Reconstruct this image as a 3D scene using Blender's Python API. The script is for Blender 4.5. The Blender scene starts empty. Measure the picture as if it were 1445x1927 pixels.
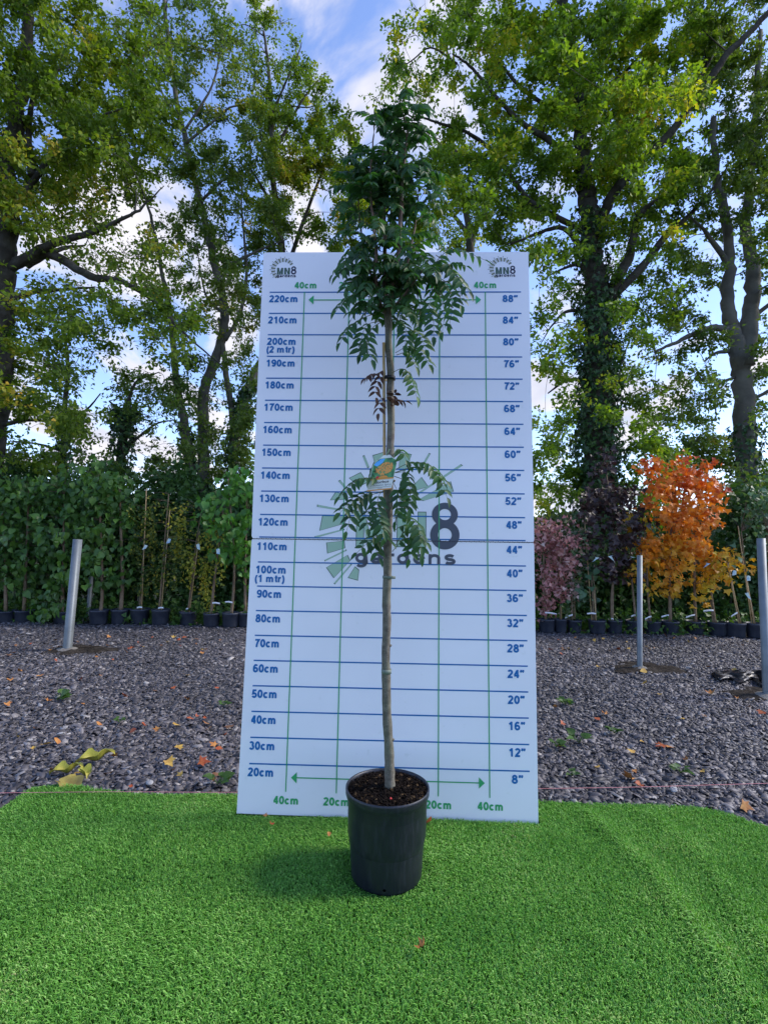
import bpy, math
import numpy as np
from mathutils import Matrix, Vector
rng = np.random.default_rng(7)
SC = bpy.context.scene
COL = SC.collection
PI = math.pi

# ------------------------------------------------------------------ camera
W0, H0 = 1445.0, 1927.0
F, CX, CY, CZ, YAW, PITCH, ROLL = 978.9, 0.0388, -2.0965, 1.087, 0.0317, 0.0581, -0.0141
TILT = 0.0683                      # the board leans back
def cam_rot():
    cy, sy, cp, sp, cr, sr = math.cos(YAW), math.sin(YAW), math.cos(PITCH), math.sin(PITCH), math.cos(ROLL), math.sin(ROLL)
    Rz = np.array([[cy, -sy, 0], [sy, cy, 0], [0, 0, 1]])
    Rx = np.array([[1, 0, 0], [0, cp, -sp], [0, sp, cp]])
    Ry = np.array([[cr, 0, sr], [0, 1, 0], [-sr, 0, cr]])
    return Rz @ Rx @ Ry
RC = cam_rot(); CAMP = np.array([CX, CY, CZ])
cam = bpy.data.cameras.new("camera"); camo = bpy.data.objects.new("camera", cam); COL.objects.link(camo)
cam.sensor_fit = 'VERTICAL'; cam.sensor_height = 24.0; cam.lens = F / H0 * 24.0
cam.clip_start = 0.05; cam.clip_end = 2000
M = Matrix.Identity(4)
for i in range(3):
    M[i][0] = RC[i, 0]; M[i][1] = RC[i, 2]; M[i][2] = -RC[i, 1]; M[i][3] = CAMP[i]
camo.matrix_world = M
SC.camera = camo

# ------------------------------------------------------------------ light
SUN_EL, SUN_AZ = math.radians(40), math.radians(84)      # azimuth from +Y (away from the camera) towards +X
SUN_STRENGTH, SKY_STRENGTH, CLOUD = 2.0, 0.15, 3.8
SC.view_settings.view_transform = 'Standard'; SC.view_settings.look = 'None'
SC.view_settings.exposure = 1.0; SC.view_settings.gamma = 1.0
sd = bpy.data.lights.new("sun", 'SUN'); so = bpy.data.objects.new("sun", sd); COL.objects.link(so)
sd.energy = SUN_STRENGTH; sd.angle = math.radians(14); sd.color = (1.0, 0.93, 0.82)
sdir = Vector((math.sin(SUN_AZ) * math.cos(SUN_EL), math.cos(SUN_AZ) * math.cos(SUN_EL), math.sin(SUN_EL)))
so.rotation_euler = sdir.to_track_quat('Z', 'Y').to_euler()

class NT:                                   # tiny node helper
    def __init__(s, tree): s.t = tree; s.n = tree.nodes; s.l = tree.links
    def new(s, typ, **kw):
        n = s.n.new(typ)
        for k, v in kw.items():
            if k.startswith('i_'):
                n.inputs[int(k[2:]) if k[2:].isdigit() else k[2:].replace('_', ' ')].default_value = v
            else: setattr(n, k, v)
        return n
    def link(s, a, b): s.l.new(a, b)
    def math(s, op, a, b=None, clamp=False):
        n = s.n.new('ShaderNodeMath'); n.operation = op; n.use_clamp = clamp
        for i, v in enumerate((a, b)):
            if v is None: continue
            if isinstance(v, (int, float)): n.inputs[i].default_value = v
            else: s.link(v, n.inputs[i])
        return n.outputs[0]
    def ramp(s, fac, stops, interp='LINEAR'):
        r = s.n.new('ShaderNodeValToRGB'); r.color_ramp.interpolation = interp; e = r.color_ramp.elements
        while len(e) < len(stops): e.new(0.5)
        for el, (p, c) in zip(e, stops): el.position = p; el.color = (*c[:3], 1)
        s.link(fac, r.inputs[0]); return r.outputs[0]
    def mix(s, fac, a, b, typ='MIX'):
        n = s.n.new('ShaderNodeMix'); n.data_type = 'RGBA'; n.blend_type = typ
        for sock, v in ((n.inputs[0], fac), (n.inputs[6], a), (n.inputs[7], b)):
            if isinstance(v, (int, float)): sock.default_value = v
            elif isinstance(v, tuple): sock.default_value = (*v[:3], 1)
            else: s.link(v, sock)
        return n.outputs[2]

world = bpy.data.worlds.new("World"); SC.world = world; world.use_nodes = True
w = NT(world.node_tree); w.n.clear()
sky = w.new('ShaderNodeTexSky', sky_type='NISHITA', sun_disc=False)
sky.sun_elevation = SUN_EL; sky.sun_rotation = SUN_AZ; sky.altitude = 50; sky.air_density = 1.0; sky.dust_density = 0.5; sky.ozone_density = 3.0
tc = w.new('ShaderNodeTexCoord')
sep = w.new('ShaderNodeSeparateXYZ'); w.link(tc.outputs['Generated'], sep.inputs[0])
zc = w.math('MAXIMUM', sep.outputs[2], 0.0); zc = w.math('ADD', zc, 0.22)
comb = w.new('ShaderNodeCombineXYZ')
w.link(w.math('DIVIDE', sep.outputs[0], zc), comb.inputs[0]); w.link(w.math('DIVIDE', sep.outputs[1], zc), comb.inputs[1])
mp = w.new('ShaderNodeMapping'); w.link(comb.outputs[0], mp.inputs[0]); mp.inputs['Location'].default_value = (4.19435, 18.20544, 2.34994); mp.inputs['Scale'].default_value = (1.5, 0.9, 1.0)
nz = w.new('ShaderNodeTexNoise', i_Scale=2.1, i_Detail=7.0, i_Roughness=0.55, i_Distortion=0.35); w.link(mp.outputs[0], nz.inputs['Vector'])
# more cloud away from the camera and low down, clear blue behind it
bias = w.math('MULTIPLY', sep.outputs[1], 0.13); low = w.math('SUBTRACT', 0.35, sep.outputs[2]); low = w.math('MULTIPLY', w.math('MAXIMUM', low, 0.0), 0.13)
cov = w.math('ADD', w.math('ADD', nz.outputs[0], bias), low)
mr = w.new('ShaderNodeMapRange', interpolation_type='SMOOTHSTEP'); w.link(cov, mr.inputs[0]); mr.inputs[1].default_value = 0.595; mr.inputs[2].default_value = 0.71
nz2 = w.new('ShaderNodeTexNoise', i_Scale=3.0, i_Detail=4.0); w.link(mp.outputs[0], nz2.inputs['Vector'])
ccol = w.ramp(nz2.outputs[0], [(0.3, (0.62 * CLOUD, 0.66 * CLOUD, 0.82 * CLOUD)), (0.62, (0.92 * CLOUD, 0.9 * CLOUD, 0.97 * CLOUD))])
skyc = w.mix(1.0, sky.outputs[0], (1.05, 1.01, 1.15), 'MULTIPLY')
mixc = w.mix(mr.outputs[0], skyc, ccol)
bg = w.new('ShaderNodeBackground'); w.link(mixc, bg.inputs[0]); bg.inputs[1].default_value = SKY_STRENGTH
wo = w.new('ShaderNodeOutputWorld'); w.link(bg.outputs[0], wo.inputs[0])

# ------------------------------------------------------------------ pixel <-> world (photo pixels, used once to survey positions)
def ray(x, y): return RC @ np.array([(x - W0 / 2) / F, 1.0, -(y - H0 / 2) / F])
def at(x, y, Y):
    d = ray(x, y); return CAMP + d * ((Y - CY) / d[1])
def gnd(x, y, z=0.0):
    d = ray(x, y); return CAMP + d * ((z - CZ) / d[2])
def mpp(Y): return (Y - CY) / F

# ------------------------------------------------------------------ materials
def pmat(name, col, rough=0.6, spec=0.3, metal=0.0, bump=None, trans=0.0, var=None, coat=0.0):
    m = bpy.data.materials.new(name); m.use_nodes = True; t = NT(m.node_tree); b = t.n['Principled BSDF']
    b.inputs['Roughness'].default_value = rough; b.inputs['Specular IOR Level'].default_value = spec; b.inputs['Metallic'].default_value = metal
    b.inputs['Coat Weight'].default_value = coat
    c = None
    if var:                                  # var = (scale, colour2, lo, hi)
        co = t.new('ShaderNodeTexCoord'); n = t.new('ShaderNodeTexNoise', i_Scale=var[0], i_Detail=5.0); t.link(co.outputs['Object'], n.inputs['Vector'])
        c = t.ramp(n.outputs[0], [(var[2], col), (var[3], var[1])]); t.link(c, b.inputs['Base Color'])
    else: b.inputs['Base Color'].default_value = (*col, 1)
    if bump:
        co = t.new('ShaderNodeTexCoord'); n = t.new('ShaderNodeTexNoise', i_Scale=bump[0], i_Detail=6.0); t.link(co.outputs['Object'], n.inputs['Vector'])
        bp = t.new('ShaderNodeBump', i_Strength=bump[1], i_Distance=bump[2]); t.link(n.outputs[0], bp.inputs['Height']); t.link(bp.outputs[0], b.inputs['Normal'])
    return m

def leafmat(name, stops, scale=0.8, rough=0.5, spec=0.35, trans=0.35, tcol=(1.3, 1.5, 0.5), rnd=0.5, grad=None):
    """stops: colour ramp; position = clump noise mixed with per leaf random; grad=(z0,z1,weight) ripens with height"""
    m = bpy.data.materials.new(name); m.use_nodes = True; t = NT(m.node_tree); b = t.n['Principled BSDF']; out = t.n['Material Output']
    g = t.new('ShaderNodeNewGeometry'); n = t.new('ShaderNodeTexNoise', i_Scale=scale, i_Detail=3.0); t.link(g.outputs['Position'], n.inputs['Vector'])
    nn = t.math('MULTIPLY', t.math('SUBTRACT', n.outputs[0], 0.3), 2.5, True)
    f = t.math('ADD', t.math('MULTIPLY', nn, 1 - rnd), t.math('MULTIPLY', g.outputs['Random Per Island'], rnd))
    if grad:
        sp = t.new('ShaderNodeSeparateXYZ'); t.link(g.outputs['Position'], sp.inputs[0])
        mr = t.new('ShaderNodeMapRange'); t.link(sp.outputs[2], mr.inputs[0]); mr.inputs[1].default_value = grad[0]; mr.inputs[2].default_value = grad[1]
        f = t.math('ADD', t.math('MULTIPLY', f, 1 - grad[2]), t.math('MULTIPLY', mr.outputs[0], grad[2]))
    c = t.ramp(f, stops); t.link(c, b.inputs['Base Color'])
    b.inputs['Roughness'].default_value = rough; b.inputs['Specular IOR Level'].default_value = spec
    tr = t.new('ShaderNodeBsdfTranslucent'); t.link(t.mix(1.0, c, tcol, 'MULTIPLY'), tr.inputs[0])
    mx = t.new('ShaderNodeMixShader'); mx.inputs[0].default_value = trans
    t.link(b.outputs[0], mx.inputs[1]); t.link(tr.outputs[0], mx.inputs[2]); t.link(mx.outputs[0], out.inputs[0])
    return m

# ------------------------------------------------------------------ mesh building
def mesh_np(name, V, faces, mat=None, smooth=False, mats=None, midx=None):
    """faces: list of int arrays (n,k)"""
    me = bpy.data.meshes.new(name); V = np.asarray(V, np.float32)
    faces = [np.asarray(f, np.int32) for f in faces if len(f)]
    loops = np.concatenate([f.ravel() for f in faces]); cnt = np.concatenate([np.full(len(f), f.shape[1], np.int32) for f in faces])
    st = np.concatenate([[0], np.cumsum(cnt)[:-1]]).astype(np.int32)
    me.vertices.add(len(V)); me.vertices.foreach_set('co', V.ravel())
    me.loops.add(len(loops)); me.loops.foreach_set('vertex_index', loops)
    me.polygons.add(len(cnt)); me.polygons.foreach_set('loop_start', st); me.polygons.foreach_set('loop_total', cnt)
    if smooth: me.polygons.foreach_set('use_smooth', np.ones(len(cnt), bool))
    me.update(calc_edges=True)
    for mm in (mats or ([mat] if mat else [])): me.materials.append(mm)
    if midx is not None: me.polygons.foreach_set('material_index', np.asarray(midx, np.int32))
    return me
def wpos(o):
    p = np.zeros(3)
    while o is not None: p += np.array(o.location); o = o.parent
    return p
def obj(name, me, parent=None, origin=None):
    """me built in world coordinates; stored relative to parent's origin"""
    o = bpy.data.objects.new(name, me)
    org = wpos(parent) if parent else (np.array(origin, float) if origin is not None else np.zeros(3))
    if np.any(org): me.transform(Matrix.Translation(Vector(-org)))
    COL.objects.link(o)
    if parent: o.parent = parent
    else: o.location = org
    return o
def thing(name, label, cat, loc, group=None):
    o = bpy.data.objects.new(name, None); COL.objects.link(o); o.location = [float(c) for c in loc]; o.empty_display_size = 0.1
    o['label'] = label; o['category'] = cat
    if group: o['group'] = group
    return o
def tag(o, label, cat, group=None, kind=None):
    o['label'] = label; o['category'] = cat
    if group: o['group'] = group
    if kind: o['kind'] = kind
    return o
class B:                                     # batches tubes/boxes/etc into one mesh
    def __init__(s): s.V = []; s.q = []; s.t = []; s.n = 0; s.ng = []
    def add(s, V, q=None, t=None):
        V = np.asarray(V, float); s.V.append(V)
        if q is not None and len(q): s.q.append(np.asarray(q) + s.n)
        if t is not None and len(t): s.t.append(np.asarray(t) + s.n)
        s.n += len(V)
    def tube(s, P, r, k=8, cap=True):
        P = np.asarray(P, float); n = len(P); r = np.broadcast_to(np.asarray(r, float), (n,))
        T = np.gradient(P, axis=0); T /= np.linalg.norm(T, axis=1)[:, None] + 1e-9
        a = np.array([0, 0, 1.0]) if abs(T[0][2]) < 0.9 else np.array([1.0, 0, 0])
        u = np.cross(T, a); bad = np.linalg.norm(u, axis=1) < 1e-3; u[bad] = [1, 0, 0]; u /= np.linalg.norm(u, axis=1)[:, None]; v = np.cross(T, u)
        an = np.linspace(0, 2 * PI, k, endpoint=False)
        V = (P[:, None] + r[:, None, None] * (np.cos(an)[None, :, None] * u[:, None] + np.sin(an)[None, :, None] * v[:, None])).reshape(-1, 3)
        i = np.arange(n - 1)[:, None] * k; j = np.arange(k)[None]; j2 = (j + 1) % k
        q = np.stack([i + j, i + j2, i + k + j2, i + k + j], -1).reshape(-1, 4)
        t = None
        if cap:
            V = np.vstack([V, P[0], P[-1]]); c0, c1 = n * k, n * k + 1; jj = np.arange(k); j3 = (jj + 1) % k
            t = np.vstack([np.stack([j3, jj, np.full(k, c0)], -1), np.stack([(n - 1) * k + jj, (n - 1) * k + j3, np.full(k, c1)], -1)])
        s.add(V, q, t)
    def lathe(s, prof, c, k=48):
        prof = np.asarray(prof, float); an = np.linspace(0, 2 * PI, k, endpoint=False); n = len(prof)
        V = np.stack([c[0] + prof[:, :1] * np.cos(an), c[1] + prof[:, :1] * np.sin(an), c[2] + prof[:, 1:2] + 0 * an], -1).reshape(-1, 3)
        i = np.arange(n - 1)[:, None] * k; j = np.arange(k)[None]; j2 = (j + 1) % k
        s.add(V, np.stack([i + j, i + j2, i + k + j2, i + k + j], -1).reshape(-1, 4))
    def box(s, x0, x1, y0, y1, z0, z1, f=None):
        V = np.array([(x, y, z) for z in (z0, z1) for y in (y0, y1) for x in (x0, x1)], float)
        if f is not None: V = np.array([f(v) for v in V])
        s.add(V, [(0, 2, 3, 1), (4, 5, 7, 6), (0, 1, 5, 4), (2, 6, 7, 3), (0, 4, 6, 2), (1, 3, 7, 5)])
    def mesh(s, name, mat, smooth=False):
        return mesh_np(name, np.vstack(s.V), ([np.vstack(s.q)] if s.q else []) + ([np.vstack(s.t)] if s.t else []), mat, smooth)

# leaf templates: x = side, y = along the leaf, z = normal. (V, quads, tris)
def outline(pts, bend=0.15):                # fan from the midrib
    V = [(0, 0, 0)] + [(x, y, abs(x) * 0.35 - bend * y * y) for x, y in pts]
    n = len(pts); t = [(0, i + 1, i + 2) for i in range(n - 1)]
    return np.array(V, float), None, np.array(t)
T_DIAMOND = (np.array([(0, 0, 0), (.33, .45, .1), (0, 1, -.12), (-.33, .45, .1)]), None, np.array([(0, 1, 2), (0, 2, 3)]))
T_HEART = (np.array([(0, 0, 0), (.36, .02, .08), (.46, .36, .1), (.25, .72, .02), (0, 1.05, -.22), (-.25, .72, .02), (-.46, .36, .1), (-.36, .02, .08), (0, .4, -.02)]), None,
           np.array([(8, 0, 1), (8, 1, 2), (8, 2, 3), (8, 3, 4), (8, 4, 5), (8, 5, 6), (8, 6, 7), (8, 7, 0)]))
mp_pts = [(.12, .05), (.5, .0), (.42, .22), (.62, .52), (.3, .48), (.2, .62), (0, 1.0), (-.2, .62), (-.3, .48), (-.62, .52), (-.42, .22), (-.5, .0), (-.12, .05)]
_m = outline(mp_pts, .2); T_MAPLE = (_m[0] + [0, 0, 0], None, np.vstack([_m[2], [(0, len(mp_pts), 1)]]))
T_MAPLE[0][0] = (0, .25, 0.02)
def leaflet_t():
    ys = [0, .22, .55, .82]; ws = [.02, .19, .20, .105]; V = []
    for y, wd in zip(ys, ws):
        zz = -.22 * y * y; V += [(-wd, y, zz + wd * .5), (0, y, zz), (wd, y, zz + wd * .5)]
    V.append((0, 1.0, -.24)); q = []
    for i in range(3):
        a = i * 3; q += [(a, a + 1, a + 4, a + 3), (a + 1, a + 2, a + 5, a + 4)]
    return np.array(V, float), np.array(q), np.array([(9, 10, 12), (10, 11, 12)])
T_LEAFLET = leaflet_t()
T_IVY = (np.array([(0, 0, 0), (.5, .15, .05), (.25, .5, .06), (0, 1, -.1), (-.25, .5, .06), (-.5, .15, .05)]), None, np.array([(0, 1, 2), (0, 2, 3), (0, 3, 4), (0, 4, 5)]))

def nrm(a): return a / (np.linalg.norm(a, axis=-1, keepdims=True) + 1e-9)
def frames(D, Nn):
    D = nrm(D); X = nrm(np.cross(D, Nn)); Z = np.cross(X, D); return np.stack([X, D, Z], -1)
def instance(T, P, Fm, S):
    V, q, t = T; n = len(P); k = len(V)
    VV = (P[:, None, :] + np.einsum('nij,nkj->nki', Fm * np.asarray(S)[:, None, None], np.broadcast_to(V, (n, k, 3)))).reshape(-1, 3)
    off = (np.arange(n) * k)[:, None, None]
    return VV, (q[None] + off).reshape(-1, 4) if q is not None else None, (t[None] + off).reshape(-1, 3) if t is not None else None
def leaves(name, T, P, D, Nn, S, mat):
    V, q, t = instance(T, P, frames(D, Nn), S)
    return mesh_np(name, V, [f for f in (q, t) if f is not None], mat)
def smooth_path(P, n=4):
    P = np.asarray(P, float)
    if len(P) < 3: return np.array([P[0] + (P[-1] - P[0]) * s for s in np.linspace(0, 1, n + 1)])
    Q = np.vstack([2 * P[0] - P[1], P, 2 * P[-1] - P[-2]]); out = []
    for i in range(1, len(Q) - 2):
        for s in np.linspace(0, 1, n, endpoint=False):
            a, b, c, d = Q[i - 1:i + 3]
            out.append(.5 * (2 * b + (c - a) * s + (2 * a - 5 * b + 4 * c - d) * s * s + (3 * b - a - 3 * c + d) * s ** 3))
    out.append(P[-1]); return np.array(out)

# ================================================================== SETTING
g_soil = pmat('soil_ground', (.035, .045, .018), .95, .1, bump=(3, .6, .1), var=(.9, (.06, .055, .035), .35, .65))
b_ = B(); n = 60
xs = np.linspace(-400, 400, 2); V = np.array([(-900, -900, -.03), (900, -900, -.03), (900, 1500, -.03), (-900, 1500, -.03)])
o = obj('ground', mesh_np('ground', V, [[(0, 1, 2, 3)]], g_soil)); o['kind'] = 'structure'

# slate gravel yard: bumpy sheet
def grid(x0, x1, y0, y1, nx, ny, zf):
    X, Y = np.meshgrid(np.linspace(x0, x1, nx), np.linspace(y0, y1, ny)); V = np.stack([X, Y, zf(X, Y)], -1).reshape(-1, 3)
    i = np.arange(ny - 1)[:, None] * nx; j = np.arange(nx - 1)[None]
    return V, np.stack([i + j, i + j + 1, i + nx + j + 1, i + nx + j], -1).reshape(-1, 4)
def yardz(X, Y): return .006 * np.sin(X * 1.3 + .4) * np.cos(Y * 1.7) + .004 * np.sin(X * 3.1 + Y * 2.3) - .006
m_yard = bpy.data.materials.new('slate_dust'); m_yard.use_nodes = True; t = NT(m_yard.node_tree); b = t.n['Principled BSDF']
co = t.new('ShaderNodeTexCoord'); n1 = t.new('ShaderNodeTexNoise', i_Scale=1.2, i_Detail=5.0); t.link(co.outputs['Object'], n1.inputs['Vector'])
n2 = t.new('ShaderNodeTexVoronoi', i_Scale=70.0); t.link(co.outputs['Object'], n2.inputs['Vector'])
c1 = t.ramp(n1.outputs[0], [(.35, (.045, .042, .05)), (.7, (.10, .095, .10))]); c2 = t.mix(.5, c1, t.ramp(n2.outputs['Color'], [(0, (.02, .02, .025)), (1, (.16, .155, .17))]))
t.link(c2, b.inputs['Base Color']); b.inputs['Roughness'].default_value = .85
bp = t.new('ShaderNodeBump', i_Strength=.9, i_Distance=.02); t.link(n2.outputs['Distance'], bp.inputs['Height']); t.link(bp.outputs[0], b.inputs['Normal'])
V, q = grid(-14, 14, -9, 4.75, 120, 80, yardz)
o = obj('gravel_yard', mesh_np('gravel_yard', V, [q], m_yard, True)); o['kind'] = 'structure'

# slate chips
m_chip = bpy.data.materials.new('slate_chip'); m_chip.use_nodes = True; t = NT(m_chip.node_tree); b = t.n['Principled BSDF']
g = t.new('ShaderNodeNewGeometry'); nz_ = t.new('ShaderNodeTexNoise', i_Scale=.9, i_Detail=3.0); t.link(g.outputs['Position'], nz_.inputs['Vector'])
c = t.ramp(g.outputs['Random Per Island'], [(0, (.030, .028, .031)), (.4, (.074, .068, .074)), (.75, (.132, .122, .128)), (.95, (.20, .185, .185)), (1, (.36, .34, .32))])
c = t.mix(1.0, c, t.ramp(nz_.outputs[0], [(.35, (.72, .72, .72)), (.68, (1.15, 1.12, 1.1))]), 'MULTIPLY')
t.link(c, b.inputs['Base Color']); b.inputs['Roughness'].default_value = .55; b.inputs['Specular IOR Level'].default_value = .45
LAWN = dict(x0=-1.53, x1=1.50, y0=-4.2, y1=.17)
NCH = 190000
Y = CY + 1.9 + (rng.random(NCH) ** 1.15) * (4.75 - CY - 1.9); halfw = .86 * (Y - CY) + 1.5; X = (rng.random(NCH) * 2 - 1) * halfw
keep = ~((X > LAWN['x0'] + .02) & (X < LAWN['x1'] - .02) & (Y < LAWN['y1'] - .0)); X, Y = X[keep], Y[keep]; thin = np.sin(X * 1.9 + 1.3 * np.sin(Y * 1.1)) * np.sin(Y * 2.3 + .8 * np.sin(X * 1.4 + 2)) + .25 * rng.normal(0, 1, len(X)); keep = (thin < .62) | (Y < 1.2) | (rng.random(len(X)) < .45); X, Y = X[keep], Y[keep]; N = len(X)
ct = []
for s in range(6):
    r = np.random.default_rng(s); k = 5 + s % 2; an = np.sort(r.random(k) * 2 * PI * .35 + np.arange(k) * 2 * PI / k); rad = .35 + .25 * r.random(k)
    top = np.stack([rad * .75 * np.cos(an), rad * .52 * np.sin(an), .05 + .04 * r.random(k)], -1); bot = np.stack([rad * np.cos(an), rad * .60 * np.sin(an), -.05 + 0 * an], -1)
    V = np.vstack([top, bot]); q = [(i, i + k, (i + 1) % k + k, (i + 1) % k) for i in range(k)]; tt = [(0, i, i + 1) for i in range(1, k - 1)]
    ct.append((V, np.array(q), np.array(tt)))
sz = np.exp(rng.normal(math.log(.028), .45, N)); sz = np.clip(sz, .012, .075); which = rng.integers(0, 6, N); bb = B()
Z = yardz(X, Y) + rng.random(N) * .010
for s in range(6):
    i = which == s; n = i.sum(); tl = rng.normal(0, .38, (n, 2)); Nn = nrm(np.stack([tl[:, 0], tl[:, 1], np.ones(n)], -1)); a = rng.random(n) * 2 * PI
    D = np.stack([np.cos(a), np.sin(a), 0 * a], -1); D = D - (D * Nn).sum(1)[:, None] * Nn
    V, q, tt = instance(ct[s], np.stack([X[i], Y[i], Z[i]], -1), frames(D, Nn), sz[i]); bb.add(V, q, tt)
o = obj('slate_gravel', bb.mesh('slate_gravel', m_chip)); tag(o, 'grey slate chippings covering the yard behind the lawn mat', 'gravel', kind='stuff')

# artificial lawn mat with a slightly wavy far edge and rounded corners
m_mat = pmat('turf_backing', (.02, .06, .012), .9, .1, var=(60, (.035, .10, .02), .3, .7))
RIDGES = [[(1110, 1540), (1162, 1585), (1230, 1655), (1297, 1735), (1362, 1830), (1422, 1925), (1500, 2060)], [(1230, 1540), (1300, 1600), (1370, 1680), (1445, 1790), (1560, 1990)], [(-200, 1900), (30, 1760), (160, 1640), (220, 1560)]]
RPTS = [np.array([gnd(x, y)[:2] for x, y in R_]) for R_ in RIDGES]
def ridge(x, y):
    x, y = np.atleast_1d(x), np.atleast_1d(y); best = np.zeros(len(x))
    for ri, R_ in enumerate(RPTS):
        for a, b in zip(R_[:-1], R_[1:]):
            d = b - a; tt_ = np.clip(((x - a[0]) * d[0] + (y - a[1]) * d[1]) / (d @ d), 0, 1); dd = np.hypot(x - a[0] - d[0] * tt_, y - a[1] - d[1] * tt_)
            best = np.maximum(best, np.exp(-(dd / .045) ** 2) * (1, .7, .5)[ri])
    return best
def lawn_edge(x): return LAWN['y1'] + .018 * math.sin(x * 2.3 + .6) + .010 * math.sin(x * 7.1) - .16 * max(0, (x - 1.25) / .25) ** 2 - .05 * max(0, (-1.42 - x) / .12) ** 2
xs = np.linspace(LAWN['x0'], LAWN['x1'], 90); ys = np.linspace(0, 1, 50)
def lawnz(x, y): return .006 + .006 * math.sin(x * 3.7 + 1) * max(0, 1 - abs(y - .1) * 2) + .012 * math.exp(-((x + 1.33) / .12) ** 2 - ((y - .12) / .1) ** 2)
V = []
for yy in ys:
    for x in xs:
        y = LAWN['y0'] + (lawn_edge(x) - LAWN['y0']) * yy; V.append((x, y, lawnz(x, y)))
Va = np.array(V); Va[:, 2] += .013 * ridge(Va[:, 0], Va[:, 1]); V = Va
nx = len(xs); V = np.array(V); i = np.arange(len(ys) - 1)[:, None] * nx; j = np.arange(nx - 1)[None]; q = np.stack([i + j, i + j + 1, i + nx + j + 1, i + nx + j], -1).reshape(-1, 4)
rim = list(range(0, nx)) + [k * nx + nx - 1 for k in range(1, len(ys))] + [(len(ys) - 1) * nx + k for k in range(nx - 2, -1, -1)] + [k * nx for k in range(len(ys) - 2, 0, -1)]
low = V[rim].copy(); low[:, 2] = -.01; V2 = np.vstack([V, low]); m_ = len(rim)
q2 = [(rim[k], len(V) + k, len(V) + (k + 1) % m_, rim[(k + 1) % m_]) for k in range(m_)]
o = obj('lawn', mesh_np('lawn', V2, [np.vstack([q, q2])], m_mat)); o['kind'] = 'structure'
NB = 430000
yb = -1.32 + 1.53 * rng.random(NB); xb = LAWN['x0'] + .01 + (LAWN['x1'] - LAWN['x0'] - .02) * rng.random(NB)
ed = np.array([lawn_edge(x) for x in np.linspace(LAWN['x0'], LAWN['x1'], 400)]); edge = np.interp(xb, np.linspace(LAWN['x0'], LAWN['x1'], 400), ed)
kp = (yb < edge) & ~((abs(xb) < .60) & (abs(yb - .005) < .012)); xb, yb = xb[kp], yb[kp]; n = len(xb)
zb = .006 + .006 * np.sin(xb * 3.7 + 1) * np.clip(1 - abs(yb - .1) * 2, 0, 1) + .012 * np.exp(-((xb + 1.33) / .12) ** 2 - ((yb - .12) / .1) ** 2)
dpot = np.hypot(xb - .0073, yb + .329) - .125; pk = dpot > -.012; xb, yb, zb, dpot = xb[pk], yb[pk], zb[pk], dpot[pk]; n = len(xb)
pile = .5 + .5 * np.sin(xb * 7.3 + 2.1 * np.sin(yb * 8.7 + xb * 2)) * np.sin(yb * 6.1 + 1.7 * np.sin(xb * 5.2 + 1))
rg = ridge(xb, yb); zb = zb + .013 * rg
ln = (.011 + .011 * rng.random(n)) * (.8 + .35 * pile) * np.clip(.35 + dpot / .06, .35, 1); a = rng.random(n) * 2 * PI; flow = .35 * np.sin(xb * 5 + 2 * np.sin(yb * 6)) + .3 * np.sin(yb * 9 + xb * 3)
flow = flow - 1.1 * rg; dx = np.cos(a) * .55 + .35 * flow; dy = np.sin(a) * .55 - .35; wd = .0011 + .0007 * rng.random(n); sa = a + PI / 2 + rng.normal(0, .5, n)
sx, sy = np.cos(sa) * wd, np.sin(sa) * wd; V = np.zeros((n, 5, 3)); 
V[:, 0] = np.stack([xb - sx, yb - sy, zb], -1); V[:, 1] = np.stack([xb + sx, yb + sy, zb], -1)
mx_, my_ = xb + dx * ln * .45, yb + dy * ln * .45
V[:, 2] = np.stack([mx_ + sx * .8, my_ + sy * .8, zb + ln * .62], -1); V[:, 3] = np.stack([mx_ - sx * .8, my_ - sy * .8, zb + ln * .62], -1)
cl = .35 + .6 * rng.random(n); V[:, 4] = np.stack([xb + dx * ln * 1.15, yb + dy * ln * 1.15, zb + ln * cl], -1)
k5 = (np.arange(n) * 5)[:, None]; q = np.array([[0, 1, 2, 3]]) + k5; tt = np.array([[3, 2, 4]]) + k5
m_blade = leafmat('turf_blade', [(0, (.060, .19, .022)), (.4, (.135, .37, .045)), (.75, (.24, .50, .09)), (.9, (.34, .55, .14)), (1, (.42, .42, .19))], 3.0, .5, .35, .25, (1.2, 1.3, .5), rnd=.75)
o = obj('grass', mesh_np('grass', V.reshape(-1, 3), [q, tt], m_blade)); tag(o, 'short green artificial grass blades of the lawn mat', 'grass', kind='stuff')

# ================================================================== HEIGHT BOARD
def bd(u, v, dn=0.0):                       # board coordinates (metres) -> world, dn = proud of the face
    return np.array([u, v * math.sin(TILT) - dn * math.cos(TILT), v * math.cos(TILT) + dn * math.sin(TILT)])
m_board = bpy.data.materials.new('white_board'); m_board.use_nodes = True; t = NT(m_board.node_tree); b = t.n['Principled BSDF']
co = t.new('ShaderNodeTexCoord'); n1 = t.new('ShaderNodeTexNoise', i_Scale=2.0, i_Detail=6.0); t.link(co.outputs['Object'], n1.inputs['Vector'])
n3 = t.new('ShaderNodeTexNoise', i_Scale=35.0, i_Detail=3.0); t.link(co.outputs['Object'], n3.inputs['Vector'])
cc = t.mix(t.ramp(n3.outputs[0], [(.66, (0, 0, 0)), (.80, (.6, .6, .6))]), t.ramp(n1.outputs[0], [(.3, (.82, .80, .84)), (.7, (.88, .86, .90))]), (.72, .72, .72))
t.link(cc, b.inputs['Base Color']); b.inputs['Roughness'].default_value = .32; b.inputs['Specular IOR Level'].default_value = .4
bp = t.new('ShaderNodeBump', i_Strength=.15, i_Distance=.02); t.link(n1.outputs[0], bp.inputs['Height']); t.link(bp.outputs[0], b.inputs['Normal'])
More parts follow.
